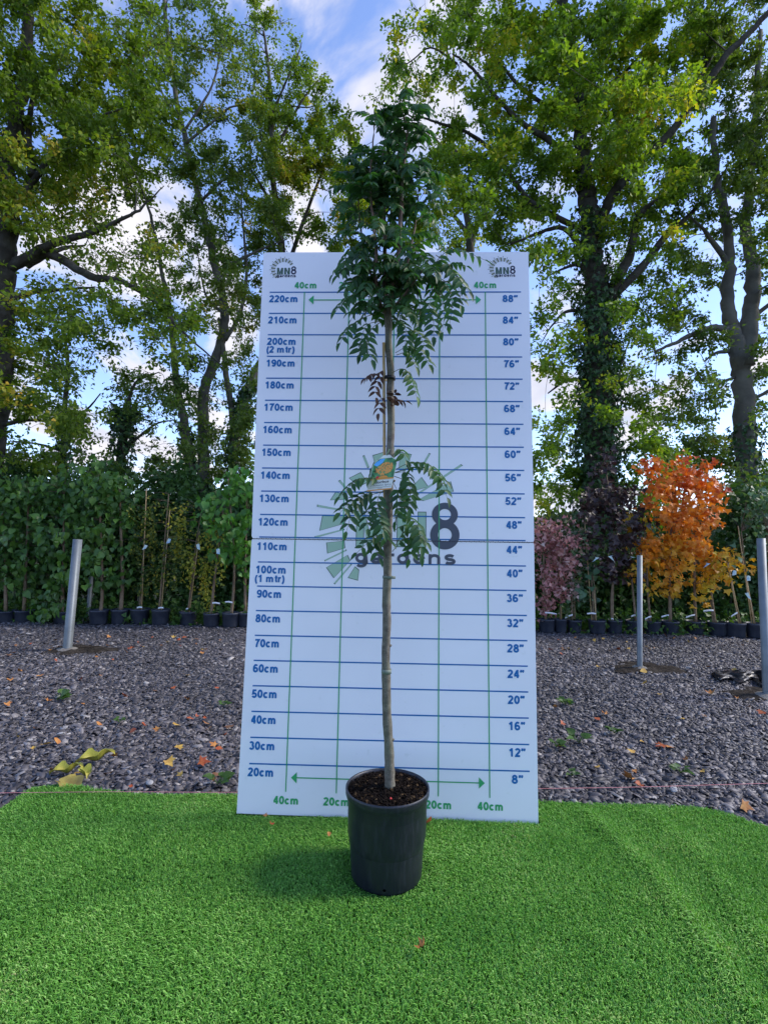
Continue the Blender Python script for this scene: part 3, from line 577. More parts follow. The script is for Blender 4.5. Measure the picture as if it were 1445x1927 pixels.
FR = [([(800, 530), (825, 487), (858, 468), (911, 489)], -.03, -.06, 7), ([(810, 525), (826, 508), (850, 508), (881, 548)], -.03, -.12, 7), ([(810, 520), (838, 530), (850, 565), (846, 610)], -.04, -.14, 7),
 ([(790, 560), (806, 575), (815, 600), (816, 634)], -.05, -.15, 6), ([(734, 583), (750, 576), (768, 580), (781, 598)], -.03, -.14, 6), ([(744, 664), (768, 652), (790, 660), (807, 686)], -.01, -.10, 7),
 ([(748, 632), (775, 622), (792, 636), (801, 658)], -.03, -.10, 6), ([(746, 668), (768, 664), (782, 690)], .0, -.02, 4), ([(738, 701), (757, 694), (772, 708), (784, 746)], -.01, -.07, 6),
 ([(709, 565), (680, 554), (655, 560), (633, 584)], -.03, -.1, 7), ([(708, 590), (684, 598), (658, 615), (640, 645)], -.02, -.1, 6), ([(716, 607), (700, 618), (690, 645), (700, 677)], -.04, -.12, 6),
 ([(716, 604), (690, 612), (680, 640), (676, 668)], -.02, -.09, 6), ([(690, 490), (665, 466), (652, 480), (648, 508)], -.02, -.08, 5), ([(700, 505), (675, 520), (655, 535), (652, 548)], -.02, -.08, 5),
 ([(735, 600), (752, 604), (764, 622), (762, 650)], -.02, -.12, 6), ([(782, 545), (790, 580), (786, 610), (770, 640)], -.03, -.09, 6), ([(820, 480), (845, 500), (862, 540), (868, 575)], -.05, -.14, 6),
 ([(800, 520), (828, 560), (836, 590), (832, 625)], -.05, -.16, 6), ([(800, 510), (812, 540), (808, 575), (795, 605)], .0, -.1, 6),
 # lower cluster
 ([(736, 862), (748, 846), (757, 850), (764, 866)], -.01, -.05, 3), ([(741, 885), (770, 872), (806, 874), (838, 905)], -.02, -.08, 7), ([(741, 890), (785, 878), (822, 892), (841, 936)], -.02, -.12, 7),
 ([(740, 890), (765, 890), (772, 920), (770, 958)], -.02, -.1, 6), ([(738, 895), (760, 905), (772, 935), (763, 965)], -.0, -.06, 6), ([(727, 914), (705, 900), (670, 905), (640, 935)], -.02, -.1, 7),
 ([(722, 925), (692, 928), (660, 945), (640, 965)], -.02, -.11, 6), ([(722, 925), (690, 935), (665, 960), (652, 1000)], -.03, -.13, 6), ([(724, 920), (712, 935), (712, 965), (722, 1000)], -.04, -.14, 6),
 ([(728, 945), (705, 950), (690, 970), (692, 995)], -.03, -.13, 5), ([(730, 960), (714, 975), (720, 1005), (735, 1020)], -.03, -.1, 5), ([(733, 980), (747, 958), (756, 925), (764, 900)], .01, -.05, 5),
 ([(740, 975), (765, 972), (786, 990), (793, 1030)], -.01, -.1, 7), ([(738, 1038), (760, 1015), (778, 1018), (770, 1052)], -.0, -.05, 5), ([(742, 1030), (762, 1000), (785, 1010), (792, 1045)], -.0, -.07, 5),
 ([(728, 1025), (712, 1010), (700, 1014), (672, 1040)], .0, -.05, 4), ([(726, 1038), (712, 1018), (706, 1030), (714, 1050)], -.01, -.06, 4), ([(735, 868), (712, 866), (700, 880), (694, 900)], -.0, -.03, 4),
 ([(738, 905), (748, 925), (752, 950), (745, 980)], -.03, -.09, 5), ([(740, 1000), (756, 990), (778, 995), (800, 1020)], 0, -.05, 5)]
for pts, a, c_, pr in FR: fpx(pts, a, c_, pairs=pr, size=.043)
# tip fronds
for pts in ([(752, 192), (757, 180), (762, 168)], [(752, 205), (738, 198), (722, 212)], [(757, 212), (785, 200), (808, 212)], [(768, 240), (790, 232), (812, 248)], [(767, 245), (745, 240), (735, 262)], [(704, 232), (690, 212), (672, 210)], [(704, 240), (716, 214), (722, 235)], [(766, 244), (776, 236), (790, 285)], [(764, 250), (750, 250), (748, 300)]):
    fpx(pts, 0, -.04, pairs=5, size=.038)
ga = 0.0
for (p, tn, f) in nodes:                     # fill the crown
    for _ in range(2):
        zf = (p[2] - 1.8) / 1.0
        if rng.random() > (.52 if p[2] < 2.25 else .90 if p[2] < 2.42 else .34): continue
        ga += 2.4 + rng.normal(0, .3); L = rng.uniform(.10, .15) * (1.0 if zf < .55 else .82)
        h = np.array([math.cos(ga), math.sin(ga) * .8, 0]); rise = rng.uniform(.2, 1.1) if .4 < zf < .62 else rng.uniform(-.1, .6)
        q0 = p; q1 = p + h * L * .38 + [0, 0, L * .38 * rise]; q2 = q1 + h * L * .34 + [0, 0, L * rng.uniform(-.18, .12)]; q3 = q2 + h * L * .22 + [0, 0, -L * rng.uniform(.05, .38)]
        frond([q0, q1, q2, q3], pairs=int(rng.integers(5, 8)), size=rng.uniform(.034, .045))
m_rowan = leafmat('rowan_leaf', [(0, (.016, .045, .020)), (.45, (.040, .098, .034)), (.85, (.06, .14, .035)), (1, (.11, .21, .045))], 9, .46, .35, .38, (1.2, 1.6, .5), rnd=.5)
obj('foliage', leaves('foliage', T_LEAFLET, np.array(fr_P), np.array(fr_D), np.array(fr_N), np.array(fr_S), m_rowan), hero)
obj('leaf_stalk', rachis.mesh('leaf_stalk', pmat('leaf_stalk', (.10, .10, .035), .5, .3)), hero)
fr_P, fr_D, fr_N, fr_S = [], [], [], []; rachis = B()
for pts, pr, sz_ in (([(728, 690), (712, 702), (698, 704), (688, 712)], 4, .036), ([(726, 698), (714, 712), (706, 728), (708, 748)], 4, .034), ([(727, 745), (718, 750), (714, 762), (712, 778)], 3, .032), ([(740, 770), (738, 750), (742, 740)], 3, .03), ([(738, 768), (746, 752), (764, 756)], 3, .036), ([(738, 765), (742, 742), (736, 738)], 2, .03)):
    fpx(pts, -.01, -.05, pairs=pr, size=sz_, fold=.9)
m_dead = leafmat('dead_rowan_leaf', [(0, (.05, .025, .018)), (.6, (.11, .05, .028)), (1, (.2, .09, .04))], 12, .6, .3, .1, (1, .8, .5))
obj('withered_leaf', leaves('withered_leaf', T_LEAFLET, np.array(fr_P), np.array(fr_D), np.array(fr_N), np.array(fr_S), m_dead), hero)
# bamboo cane and ties
m_cane = pmat('bamboo', (.42, .27, .10), .45, .35, var=(14, (.55, .38, .17), .35, .65)); bm = B()
c0, c1 = hp(724, 1000, .022), hp(722, 645, -.008); pts = np.array([c0 + (c1 - c0) * s for s in np.linspace(0, 1, 50)]); rad = np.full(50, .0052); rad[[12, 24, 33, 41]] *= 1.22
bm.tube(pts, rad, 10); obj('bamboo_cane', bm.mesh('bamboo_cane', m_cane, True), hero)
m_tie = pmat('black_tie', (.012, .012, .014), .5, .4); m_tie2 = pmat('green_tape', (.16, .19, .15), .6, .3)
def ring(x, y, rx, mat, name, h=.006, tail=0):
    c = hp(x, y); bm = B(); bm.lathe([(rx, -h), (rx + .0016, -h), (rx + .0016, h), (rx, h), (rx, -h)], c, 20)
    if tail: bm.box(c[0], c[0] + tail, c[1] - rx - .004, c[1] - rx, c[2] - .0045, c[2] + .0045)
    obj(name, bm.mesh(name, mat), hero)
ring(733, 712, .0185, m_tie, 'tie', .006); ring(729, 1086, .0152, m_tie2, 'tie', .0045, .027); ring(727, 1263, .0150, m_tie2, 'tie', .007)
# plant tag hanging from the trunk
TY = HY - .05
tg = thing('plant_tag', 'small printed tag with a picture of orange berries, hung on the tree trunk', 'plant tag', at(722, 870, TY))
O_, ex, ez = at(690, 925, TY), None, None
c_br = at(736, 920.5, TY); c_tr = at(748, 870, TY - 0.0)
e1 = (c_br - O_); e1[1] = 0; wt = np.linalg.norm(e1); e1 /= wt; e2 = nrm(np.array([.20, .10, .97])); e2 = nrm(e2); e3 = nrm(np.cross(e1, e2))   # e3 points to +Y or -Y
if e3[1] > 0: e3 = -e3
def tf(u, v, dn=0.0): return O_ + e1 * u * wt + e2 * v * wt + e3 * dn
m_white = pmat('tag_card', (.75, .76, .68), .35, .4); m_tphoto = pmat('tag_leaf_print', (.03, .16, .05), .3, .5, var=(60, (.10, .34, .10), .4, .6)); m_torange = pmat('tag_orange', (.75, .30, .04), .35, .4); m_torange2 = pmat('tag_berry_print', (.80, .36, .08), .35, .4, var=(160, (.55, .14, .03), .5, .7)); m_tblue = pmat('tag_blue', (.10, .42, .85), .35, .4); m_tink = pmat('tag_ink', (.05, .05, .06), .5, .3)
def tpoly(P, dn, mat, name, par, th=0.0):
    n = len(P); V = [tuple(tf(u, v, dn)) for u, v in P]; fc = [tuple(range(n))]
    if th:
        V += [tuple(tf(u, v, dn - th)) for u, v in P]; fc += [tuple(range(2 * n - 1, n - 1, -1))] + [(i, i + n, (i + 1) % n + n, (i + 1) % n) for i in range(n)]
    me = bpy.data.meshes.new(name); me.from_pydata(V, [], fc); me.materials.append(mat); return obj(name, me, par)
cardP = [(0, 0), (1, 0), (1.0, .5), (1.0, 1.1), (.93, 1.27), (.75, 1.40), (.62, 1.52), (.36, 1.52), (.24, 1.40), (.07, 1.27), (0, 1.1)]
card = tpoly(cardP, 0, m_white, 'card', tg, .0008)
picP = [(.02, .50), (.98, .50), (.98, 1.1), (.91, 1.26), (.74, 1.38), (.26, 1.38), (.09, 1.26), (.02, 1.1)]
pic = tpoly(picP, .0004, m_tphoto, 'picture', card)
tpoly([(.05, 1.12), (.12, 1.24), (.28, 1.36), (.46, 1.36), (.40, 1.2), (.2, 1.05)], .0007, m_tblue, 'picture_sky', pic)
berr = B()
for i in range(90):
    a = rng.random() * 2 * PI; r = math.sqrt(rng.random()); u = .52 + .34 * r * math.cos(a) + .06 * r * math.sin(a); v = .92 + .25 * r * math.sin(a); rr_ = .042
    Pn = [tf(u + rr_ * math.cos(s), v + rr_ * math.sin(s), .0009 + i * .000006) for s in np.linspace(0, 2 * PI, 8, endpoint=False)]; berr.add(Pn, None, [(0, k, k + 1) for k in range(1, 7)])
obj('picture_berries', berr.mesh('picture_berries', m_torange2), pic)
tpoly([(.0, .46), (1, .46), (1, .51), (0, .51)], .0016, m_torange, 'orange_band', card); tpoly([(.0, .0), (1, .0), (1, .05), (0, .05)], .0007, m_torange, 'orange_band', card)
tpoly([(.32 + .0, .52), (.42, .60), (.56, .63), (.68, .60), (.76, .52)], .0017, m_torange, 'picture_badge', pic); tpoly([(.24, .52), (.26, .6), (.33, .63), (.38, .58), (.36, .52)], .0018, pmat('tag_red', (.6, .02, .02), .4, .4), 'picture_badge', pic)
tfr = lambda u, v, dn: tf(u, v, dn)
text('Sorbus', .55, .36, .115, m_tink, card, 'tag_word', bold=.02, width=.56, dn=.0008, frame=tfr)
text('x Autumn Spire', .52, .215, .085, m_tink, card, 'tag_word', bold=.0, width=.84, dn=.0008, frame=tfr)
tpoly([(.04, .125), (.96, .125), (.96, .135), (.04, .135)], .0007, m_tink, 'tag_rule', card); text('tree', .52, .092, .035, m_tink, card, 'tag_word', bold=.0, width=.18, dn=.0008, frame=tfr)
bm = B(); a = tf(.5, 1.5, .0); bm.tube([a, a + [.0, .02, .01], hp(733, 845, -.012)], .0022, 6); obj('hanging_strap', bm.mesh('hanging_strap', pmat('strap', (.05, .12, .07), .5, .3)), tg)

# ================================================================== steel posts, string line, fabric scrap
m_steel = pmat('galvanised_steel', (.15, .17, .18), .55, .4, metal=.35, var=(7, (.24, .26, .27), .3, .7), bump=(40, .15, .003))
m_conc = pmat('dry_concrete', (.24, .22, .19), .9, .2, bump=(40, .8, .02), var=(9, (.14, .13, .12), .3, .7))
m_earth = pmat('disturbed_earth', (.022, .018, .014), .95, .1, bump=(60, .8, .02), var=(25, (.06, .05, .04), .4, .7))
def post(bx, by, tx, ty, wpx, square, label, lean_y=0.0):
    b0 = gnd(bx, by); Yt = b0[1] + lean_y; top = at(tx, ty, Yt); r = wpx / 2 * (b0[1] - CY) / F
    p = thing('steel_post', label, 'post', b0, 'bare steel posts standing in the gravel')
    bm = B(); k = 4 if square else 24; rr_ = r * (1.28 if square else 1)
    ax = nrm(top - b0); low_ = b0 - ax * .08; u = nrm(np.cross(ax, [0, 1, 0.])); v = np.cross(u, ax); an = np.linspace(0, 2 * PI, k, endpoint=False) + (PI / 4 + .25 if square else 0)
    rings = []
    for (c, rad) in ((low_, rr_), (top, rr_), (top, rr_ * .88), (top - ax * .25, rr_ * .88)): rings.append([c + rad * (math.cos(a_) * u + math.sin(a_) * v) for a_ in an])
    V = np.array(rings).reshape(-1, 3); q = [(i * k + j, i * k + (j + 1) % k, (i + 1) * k + (j + 1) % k, (i + 1) * k + j) for i in range(3) for j in range(k)]
    bm.add(V, q); so_ = obj('tube', bm.mesh('tube', m_steel, False), p)
    bm = B(); kk = 26; c = b0
    bm.lathe([(0.005, .030), (r * 1.4, .030), (r * 2.6, .022), (r * 4.2, -.012)], c, kk); V = bm.V[0]; V += rng.normal(0, .003, V.shape); obj('concrete_footing', bm.mesh('concrete_footing', m_conc), p)
    bm = B(); bm.lathe([(0.005, .018), (.10, .020), (.20, .017), (.27, .0)], (0, 0, 0), 40); V = bm.V[0]; a_ = np.arctan2(V[:, 1], V[:, 0]); V[:, :2] *= (1 + .2 * np.sin(a_ * 3 + bx) + .12 * np.sin(a_ * 7))[:, None]; V[:, 0] = V[:, 0] * 1.15 + c[0] + .08; V[:, 1] = V[:, 1] * .8 + c[1] + .06; V[:, 2] += rng.normal(0, .0025, len(V)) + c[2]
    if not bx == 166: obj('earth_patch', bm.mesh('earth_patch', m_earth), p)
    return p
post(127, 1225, 147, 1015, 12.5, True, 'leaning square steel post in the gravel left of the board', .0)
post(1203, 1260, 1203, 1045, 9.5, False, 'thin upright steel post in the gravel just right of the board, before the orange maples', 0)
post(1443, 1312, 1431, 1013, 14, False, 'thick steel post at the right edge beside the torn black fabric', 0)
post(166, 1167, 172, 1085, 8, False, 'short thin grey pole standing among the row pots behind the leaning square post', 0)
m_str = pmat('pink_string', (.60, .24, .24), .6, .3); bm = B()
pts = [gnd(x, y, .035) for x, y in ((-700, 1496), (-300, 1494), (0, 1492), (220, 1490), (446, 1491), (720, 1488), (1013, 1484), (1200, 1481), (1445, 1474), (1900, 1462))]; bm.tube(smooth_path(pts, 6), .0012, 5)
o = obj('string_line', bm.mesh('string_line', m_str)); tag(o, 'thin pink builder\'s string stretched low over the gravel along the lawn edge', 'string')
m_fab = pmat('black_membrane', (.010, .011, .014), .42, .5, bump=(60, .3, .004)); nx_, ny_ = 44, 16; V = []
for j in range(ny_):
    for i in range(nx_):
        s, r = i / (nx_ - 1), j / (ny_ - 1); a = gnd(1340 + 210 * s, 1276 + 48 * s + 5 * math.sin(s * 13) + 4 * math.sin(s * 31)); b_ = gnd(1350 + 200 * s, 1268 + 10 * s)
        p = a + (b_ - a) * r; h = (.25 + .9 * s) * (abs(math.sin(s * 12 + r * 3.5)) * .10 + abs(math.sin(s * 27 - r * 6)) * .05 + .03 * math.sin(r * 9 + s * 5)) * math.sin(r * PI * .85 + .25)
        p[2] = .02 + .7 * max(0, h); p[0] += .02 * math.sin(j * 2.1 + i); V.append(p)
i = np.arange(ny_ - 1)[:, None] * nx_; j = np.arange(nx_ - 1)[None]; q = np.stack([i + j, i + j + 1, i + nx_ + j + 1, i + nx_ + j], -1).reshape(-1, 4)
me = mesh_np('fabric_scrap', np.array(V), [q], m_fab, False); o = obj('fabric_scrap', me); sm = o.modifiers.new('thick', 'SOLIDIFY'); sm.thickness = .003
tag(o, 'crumpled black weed membrane at the foot of the right hand post', 'fabric')

# ================================================================== TREES
m_trunk = pmat('tree_bark', (.045, .038, .030), .9, .2, bump=(14, .8, .04), var=(5, (.10, .092, .075), .35, .7))
m_trunk2 = pmat('smooth_bark', (.10, .092, .075), .85, .2, bump=(20, .5, .02), var=(4, (.17, .155, .125), .35, .7))
G1 = [(0, (0.069, 0.119, 0.02)), (0.4, (0.13, 0.203, 0.027)), (0.68, (0.208, 0.266, 0.031)), (0.86, (0.417, 0.335, 0.043)), (1, (0.694, 0.363, 0.057))]
G2 = [(0, (0.06, 0.112, 0.027)), (0.5, (0.122, 0.188, 0.039)), (0.85, (0.208, 0.251, 0.05)), (1, (0.521, 0.335, 0.077))]
G3 = [(0, (0.063, 0.119, 0.024)), (0.35, (0.13, 0.216, 0.027)), (0.62, (0.226, 0.321, 0.031)), (0.82, (0.486, 0.446, 0.043)), (1, (0.694, 0.419, 0.077))]
m_lA = leafmat('leaf_olive', G1, .9, .55, .25, .42, (1.5, 1.7, .5), .35); m_lB = leafmat('leaf_green', G2, .8, .5, .3, .4, (1.4, 1.6, .5), .35); m_lC = leafmat('leaf_lime', G3, .7, .5, .3, .45, (1.5, 1.7, .5), .35)
m_ivy = leafmat('ivy_leaf', [(0, (.018, .05, .014)), (.6, (.04, .10, .024)), (1, (.09, .17, .04))], 3, .4, .45, .15, rnd=.6)

def make_tree(label, Y, limbs, blobs, mat_leaf, mat_bark=m_trunk, ivy=None, leaf=.085, dy=1.1, dens=1.0, group=None, name='tree', tmpl=T_DIAMOND, droop=.25):
    """limbs: list of (pixel path, width px at start, width px at end, depth offset at end); blobs: (x, y, rx, ry, density)"""
    b0 = at(*limbs[0][0][0], Y); root_p = np.array([b0[0], Y, 0.0])
    root = thing(name, label, 'tree', root_p, group); k_ = mpp(Y); tb, bb_ = B(), B(); samp = []; samr = []
    for li, (path, w0, w1, off) in enumerate(limbs):
        P = np.array([at(x, y, Y + off * i / max(1, len(path) - 1)) for i, (x, y) in enumerate(path)])
        if li == 0 and P[0][2] > 0: P = np.vstack([[P[0][0] + (P[0][0] - P[1][0]) * .1, Y, -.05], P]); 
        Q = smooth_path(P, 6); n = len(Q); amp = (w0 * .10 * k_); Q[1:] += rng.normal(0, amp * .35, (n - 1, 3))
        rad = np.linspace(w0, w1, n) / 2 * k_
        if li == 0: rad[:3] *= [1.5, 1.25, 1.1]
        rad *= 1 + rng.normal(0, .04, n); (tb if (li == 0 or w0 >= 18) else bb_).tube(Q, rad, 12 if w0 > 15 else 7)
        for i in range(n):
            if Q[i][2] > 1.0 or li > 0: samp.append(Q[i]); samr.append(rad[i])
    samp = np.array(samp); samr = np.array(samr)
    LP, LD, LN, LS = [], [], [], []; cl = []
    for (x, y, rx, ry, d) in blobs:
        area = PI * rx * ry; nc = max(3, int(area / 700)); nl = d * dens * area * 3.6 / (.42 * (leaf / k_) ** 2 * .66) / nc
        for _ in range(nc):
            a = rng.random() * 2 * PI; r = math.sqrt(rng.random()) * 1.05; px, py = x + rx * r * math.cos(a), y + ry * r * math.sin(a)
            yy = Y + rng.normal(0, dy * .55); c = at(px, py, yy)
            if c[2] < .3: continue
            cl.append((c, nl))
    P0 = np.array([c for c, _ in cl]); d0 = np.min(np.linalg.norm(P0[:, None] - samp[None, ::2], axis=2), axis=1)
    if True:
        for ci in np.argsort(d0):
            c, nl = cl[ci]
            dist = np.linalg.norm(samp - c, axis=1) + np.maximum(0, samp[:, 2] - c[2]) * .6; j = int(dist.argmin()); s0 = samp[j]
            L = np.linalg.norm(c - s0)
            if L > .05:
                mid = (s0 + c) / 2 + rng.normal(0, .10 * L, 3) + [0, 0, .06 * L]; tw = smooth_path([s0, mid, c], 4); r0 = min(samr[j] * .7, .006 + .012 * L)
                rr2 = np.linspace(r0, .003, len(tw)); bb_.tube(tw, rr2, 5, False); samp = np.vstack([samp, tw[2:-1]]); samr = np.concatenate([samr, rr2[2:-1]])
            else: tw = np.array([s0, c])
            dm = nrm(c - s0 + rng.normal(0, .15, 3)); n = int(max(4, rng.poisson(nl) * rng.uniform(.35, 1.7)))
            # a few leafy twigs radiating from the clump centre
            nt = 5; td = nrm(dm * .8 + rng.normal(0, .75, (nt, 3)) * [1, 1, .6]); tl = rng.uniform(.18, .42, nt)
            for q_ in range(nt): bb_.tube([c, c + td[q_] * tl[q_] * .5 + [0, 0, .01], c + td[q_] * tl[q_] + [0, 0, -.03]], [.0045, .003, .0015], 3, False)
            ti = rng.integers(0, nt, n); f = rng.random(n) ** .8; P = c + td[ti] * (tl[ti] * f)[:, None] + rng.normal(0, .045, (n, 3)) - [0, 0, .02]
            D = nrm(td[ti] * .6 + rng.normal(0, .65, (n, 3)) + [0, 0, -droop]); LP.append(P); LD.append(D); LN.append(rng.normal(0, .6, (n, 3)) + [0, -.15, .8]); LS.append(leaf * rng.uniform(.65, 1.25, n))
    tr = obj('trunk', tb.mesh('trunk', mat_bark, True), root)
    if bb_.n: obj('branch', bb_.mesh('branch', mat_bark, True), root)
    if LP: obj('crown', leaves('crown', tmpl, np.vstack(LP), np.vstack(LD), np.vstack(LN), np.concatenate(LS), mat_leaf), root)
    if ivy:
        IP, IN = [], []
        for (path, w0, w1, cnt) in ivy:
            P = smooth_path([at(x, y, Y) for x, y in path], 10); n = len(P); u = rng.random(cnt); idx = u * (n - 1); i0 = np.floor(idx).astype(int).clip(0, n - 2); fr_ = (idx - i0)[:, None]
            c = P[i0] * (1 - fr_) + P[i0 + 1] * fr_; rad = (w0 + (w1 - w0) * u) / 2 * k_ * rng.uniform(.75, 1.25, cnt); a = rng.random(cnt) * 2 * PI
            bump_ = 1 + .30 * np.sin(u * 40 + a * 2) * rng.random(cnt); h = np.stack([np.cos(a), np.sin(a), 0 * a], -1)
            IP.append(c + h * (rad * bump_)[:, None]); IN.append(h)
        IP, IN = np.vstack(IP), np.vstack(IN); n = len(IP); D = rng.normal(0, .5, (n, 3)) + [0, 0, -.8] + IN * .4
        obj('ivy', leaves('ivy', T_IVY, IP, D, IN + rng.normal(0, .4, (n, 3)), .075 * rng.uniform(.6, 1.3, n), m_ivy), root)
    return root

make_tree('dark thick trunked tree at the left edge with long limbs reaching right', 5.6,
  [([(-45, 1160), (-30, 900), (-8, 700), (2, 560), (8, 480), (14, 400), (12, 300), (40, 180), (50, 60), (60, -120)], 70, 14, 0),
   ([(14, 510), (60, 480), (110, 455), (165, 440), (215, 420), (262, 395), (310, 350)], 21, 1.5, -.6), ([(20, 500), (90, 478), (170, 520), (230, 530), (300, 575), (350, 640)], 22, 3, -.3),
   ([(6, 570), (60, 550), (120, 545), (180, 540)], 13, 3, .3), ([(50, 500), (110, 470), (160, 462)], 14, 4, .4), ([(60, 330), (55, 240), (70, 170), (120, 125)], 15, 4, .3), ([(14, 420), (100, 290), (170, 230), (240, 200)], 14, 1.5, -.5),
   ([(14, 400), (-80, 250), (-160, 100)], 28, 6, .5), ([(300, 575), (350, 630), (420, 690)], 7, 2, 0), ([(0, 800), (60, 790), (120, 800)], 10, 3, .2)],
  [(60, 70, 130, 120, 1.25), (185, 170, 105, 95, 1.3), (50, 260, 120, 110, 1.5), (195, 320, 95, 75, 1.05), (245, 235, 70, 60, 1.3), (90, 400, 110, 50, .9), (270, 60, 55, 60, .4), (60, 615, 100, 55, 1.0), (240, 590, 120, 55, .8), (225, 490, 110, 35, .7), (110, 545, 90, 25, .6),
   (70, 700, 90, 45, .75), (60, 782, 140, 32, 1.1), (50, 860, 80, 35, .8), (330, 650, 60, 40, .5), (-110, 200, 120, 240, .8), (40, -120, 200, 90, .9), (-80, 650, 80, 200, .6), (150, 660, 60, 40, .35)],
  m_lA, group='tall trees behind the row', leaf=.070)
make_tree('slim ivy covered trunk at far left behind the hedge', 7.2, [([(116, 1150), (118, 1000), (120, 850), (122, 770), (128, 690), (118, 600)], 16, 5, 0), ([(120, 850), (70, 835), (20, 830)], 6, 2, 0), ([(121, 800), (165, 770), (190, 740)], 6, 2, 0)],
  [(120, 740, 50, 60, .45), (150, 820, 40, 60, .35), (40, 880, 70, 30, .7)], m_lB, m_trunk, ivy=[([(116, 1100), (118, 950), (121, 780)], 24, 17, 1300)], group='tall trees behind the row', leaf=.075)
make_tree('stubby ivy topped tree with a short forked trunk on the left', 7.0, [([(222, 1150), (224, 980), (228, 860), (236, 800), (238, 760)], 22, 13, 0), ([(236, 780), (214, 762), (206, 755)], 6, 3, 0), ([(238, 770), (256, 720), (300, 700)], 7, 2, 0), ([(230, 850), (290, 800), (330, 790)], 6, 2, 0)],
  [(240, 750, 42, 34, .7), (300, 735, 55, 35, .5), (300, 790, 60, 30, .5), (250, 890, 75, 30, 1.0), (330, 870, 60, 40, .8)], m_lB, m_trunk, ivy=[([(224, 980), (228, 860), (234, 790), (238, 770)], 34, 44, 1500)], group='tall trees behind the row', leaf=.075)
make_tree('multi stemmed tree with crossing pale trunks just left of the board', 7.8,
  [([(392, 1150), (388, 1000), (384, 900), (383, 840), (382, 760), (388, 720), (408, 670), (422, 620), (420, 560), (404, 500), (390, 430), (372, 360), (350, 270), (330, 170), (318, 80), (308, -20)], 26, 7, .3),
   ([(375, 990), (362, 900), (352, 820), (340, 760), (330, 700), (326, 640), (316, 560), (304, 510), (288, 420), (262, 330), (250, 240)], 20, 1.5, -.3), ([(436, 1000), (440, 880), (440, 800), (428, 720), (418, 640), (412, 600)], 18, 7, .1), ([(440, 850), (452, 780), (476, 712), (500, 660), (520, 560), (530, 460)], 24, 8, .4),
   ([(420, 590), (390, 560), (376, 500), (370, 450)], 6, 1.2, 0), ([(424, 640), (452, 590), (464, 520), (460, 450), (455, 390), (456, 300)], 9, 2, .3), ([(340, 230), (300, 160), (290, 60)], 6, 2, 0), ([(350, 270), (400, 230), (440, 200), (500, 210)], 6, 2, 0), ([(345, 250), (400, 160), (420, 60)], 6, 2, 0), ([(335, 95), (370, 90), (430, 105)], 4, 1.5, 0), ([(378, 380), (420, 340), (480, 310)], 6, 2, 0), ([(430, 500), (490, 470), (540, 450)], 7, 2, 0)],
  [(335, 50, 110, 60, .55), (420, 140, 85, 70, .6), (300, 170, 60, 70, .55), (420, 290, 100, 80, 1.0), (330, 320, 60, 40, .5), (335, 440, 80, 60, .55), (445, 430, 80, 75, 1.0), (370, 560, 105, 60, .65), (455, 600, 45, 90, .8), (400, 740, 75, 70, .55), (300, 740, 50, 40, .4), (470, 790, 30, 70, .7), (410, 860, 70, 50, .7), (350, -90, 120, 60, .6)],
  m_lB, m_trunk2, ivy=[([(375, 990), (362, 900), (348, 800)], 26, 20, 900), ([(438, 1000), (440, 880), (452, 780), (474, 715)], 34, 22, 1500), ([(388, 1000), (384, 900)], 26, 22, 500)], group='tall trees behind the row', leaf=.068)
make_tree('tree behind the board whose crown ends in thin sprays against the blue gap', 8.6,
  [([(560, 1150), (556, 900), (548, 700), (536, 520), (520, 400), (512, 300), (510, 200), (505, 120), (496, 60)], 22, 4, 0), ([(536, 520), (570, 420), (600, 340), (620, 280)], 10, 3, 0), ([(512, 300), (545, 230), (575, 180), (600, 150)], 7, 2, 0), ([(510, 220), (540, 150), (562, 100), (568, 80)], 5, 1.5, 0), ([(520, 400), (480, 330), (460, 300)], 7, 2, 0), ([(548, 200), (590, 200), (625, 172)], 3, 1, 0)],
  [(470, 60, 40, 60, .6), (525, 60, 18, 18, .3), (565, 105, 14, 26, .8), (530, 150, 48, 42, .7), (585, 160, 40, 18, .8), (540, 235, 85, 48, 1.0), (600, 230, 50, 25, .8), (590, 300, 80, 55, 1.2), (500, 330, 70, 60, 1.1), (560, 410, 90, 32, .45), (640, 440, 60, 30, 1.0), (500, 440, 40, 30, .8), (650, 330, 40, 60, 1.0)],
  m_lA, m_trunk, group='tall trees behind the row', leaf=.068)
make_tree('tree hidden behind the young rowan with a pale forked trunk above the board', 8.4,
  [([(905, 1150), (900, 800), (893, 600), (885, 470), (880, 420), (868, 340), (850, 260)], 26, 6, 0), ([(884, 460), (900, 420), (925, 350)], 12, 4, 0), ([(880, 440), (850, 400), (800, 330), (770, 290)], 9, 3, 0), ([(850, 300), (800, 240), (745, 200)], 6, 2, 0)],
  [(880, 450, 60, 28, .7), (790, 350, 60, 80, .8), (720, 430, 80, 40, 1.0), (860, 300, 45, 60, .8), (700, 330, 50, 60, .8)], m_lC, m_trunk2, group='tall trees behind the row', leaf=.068)
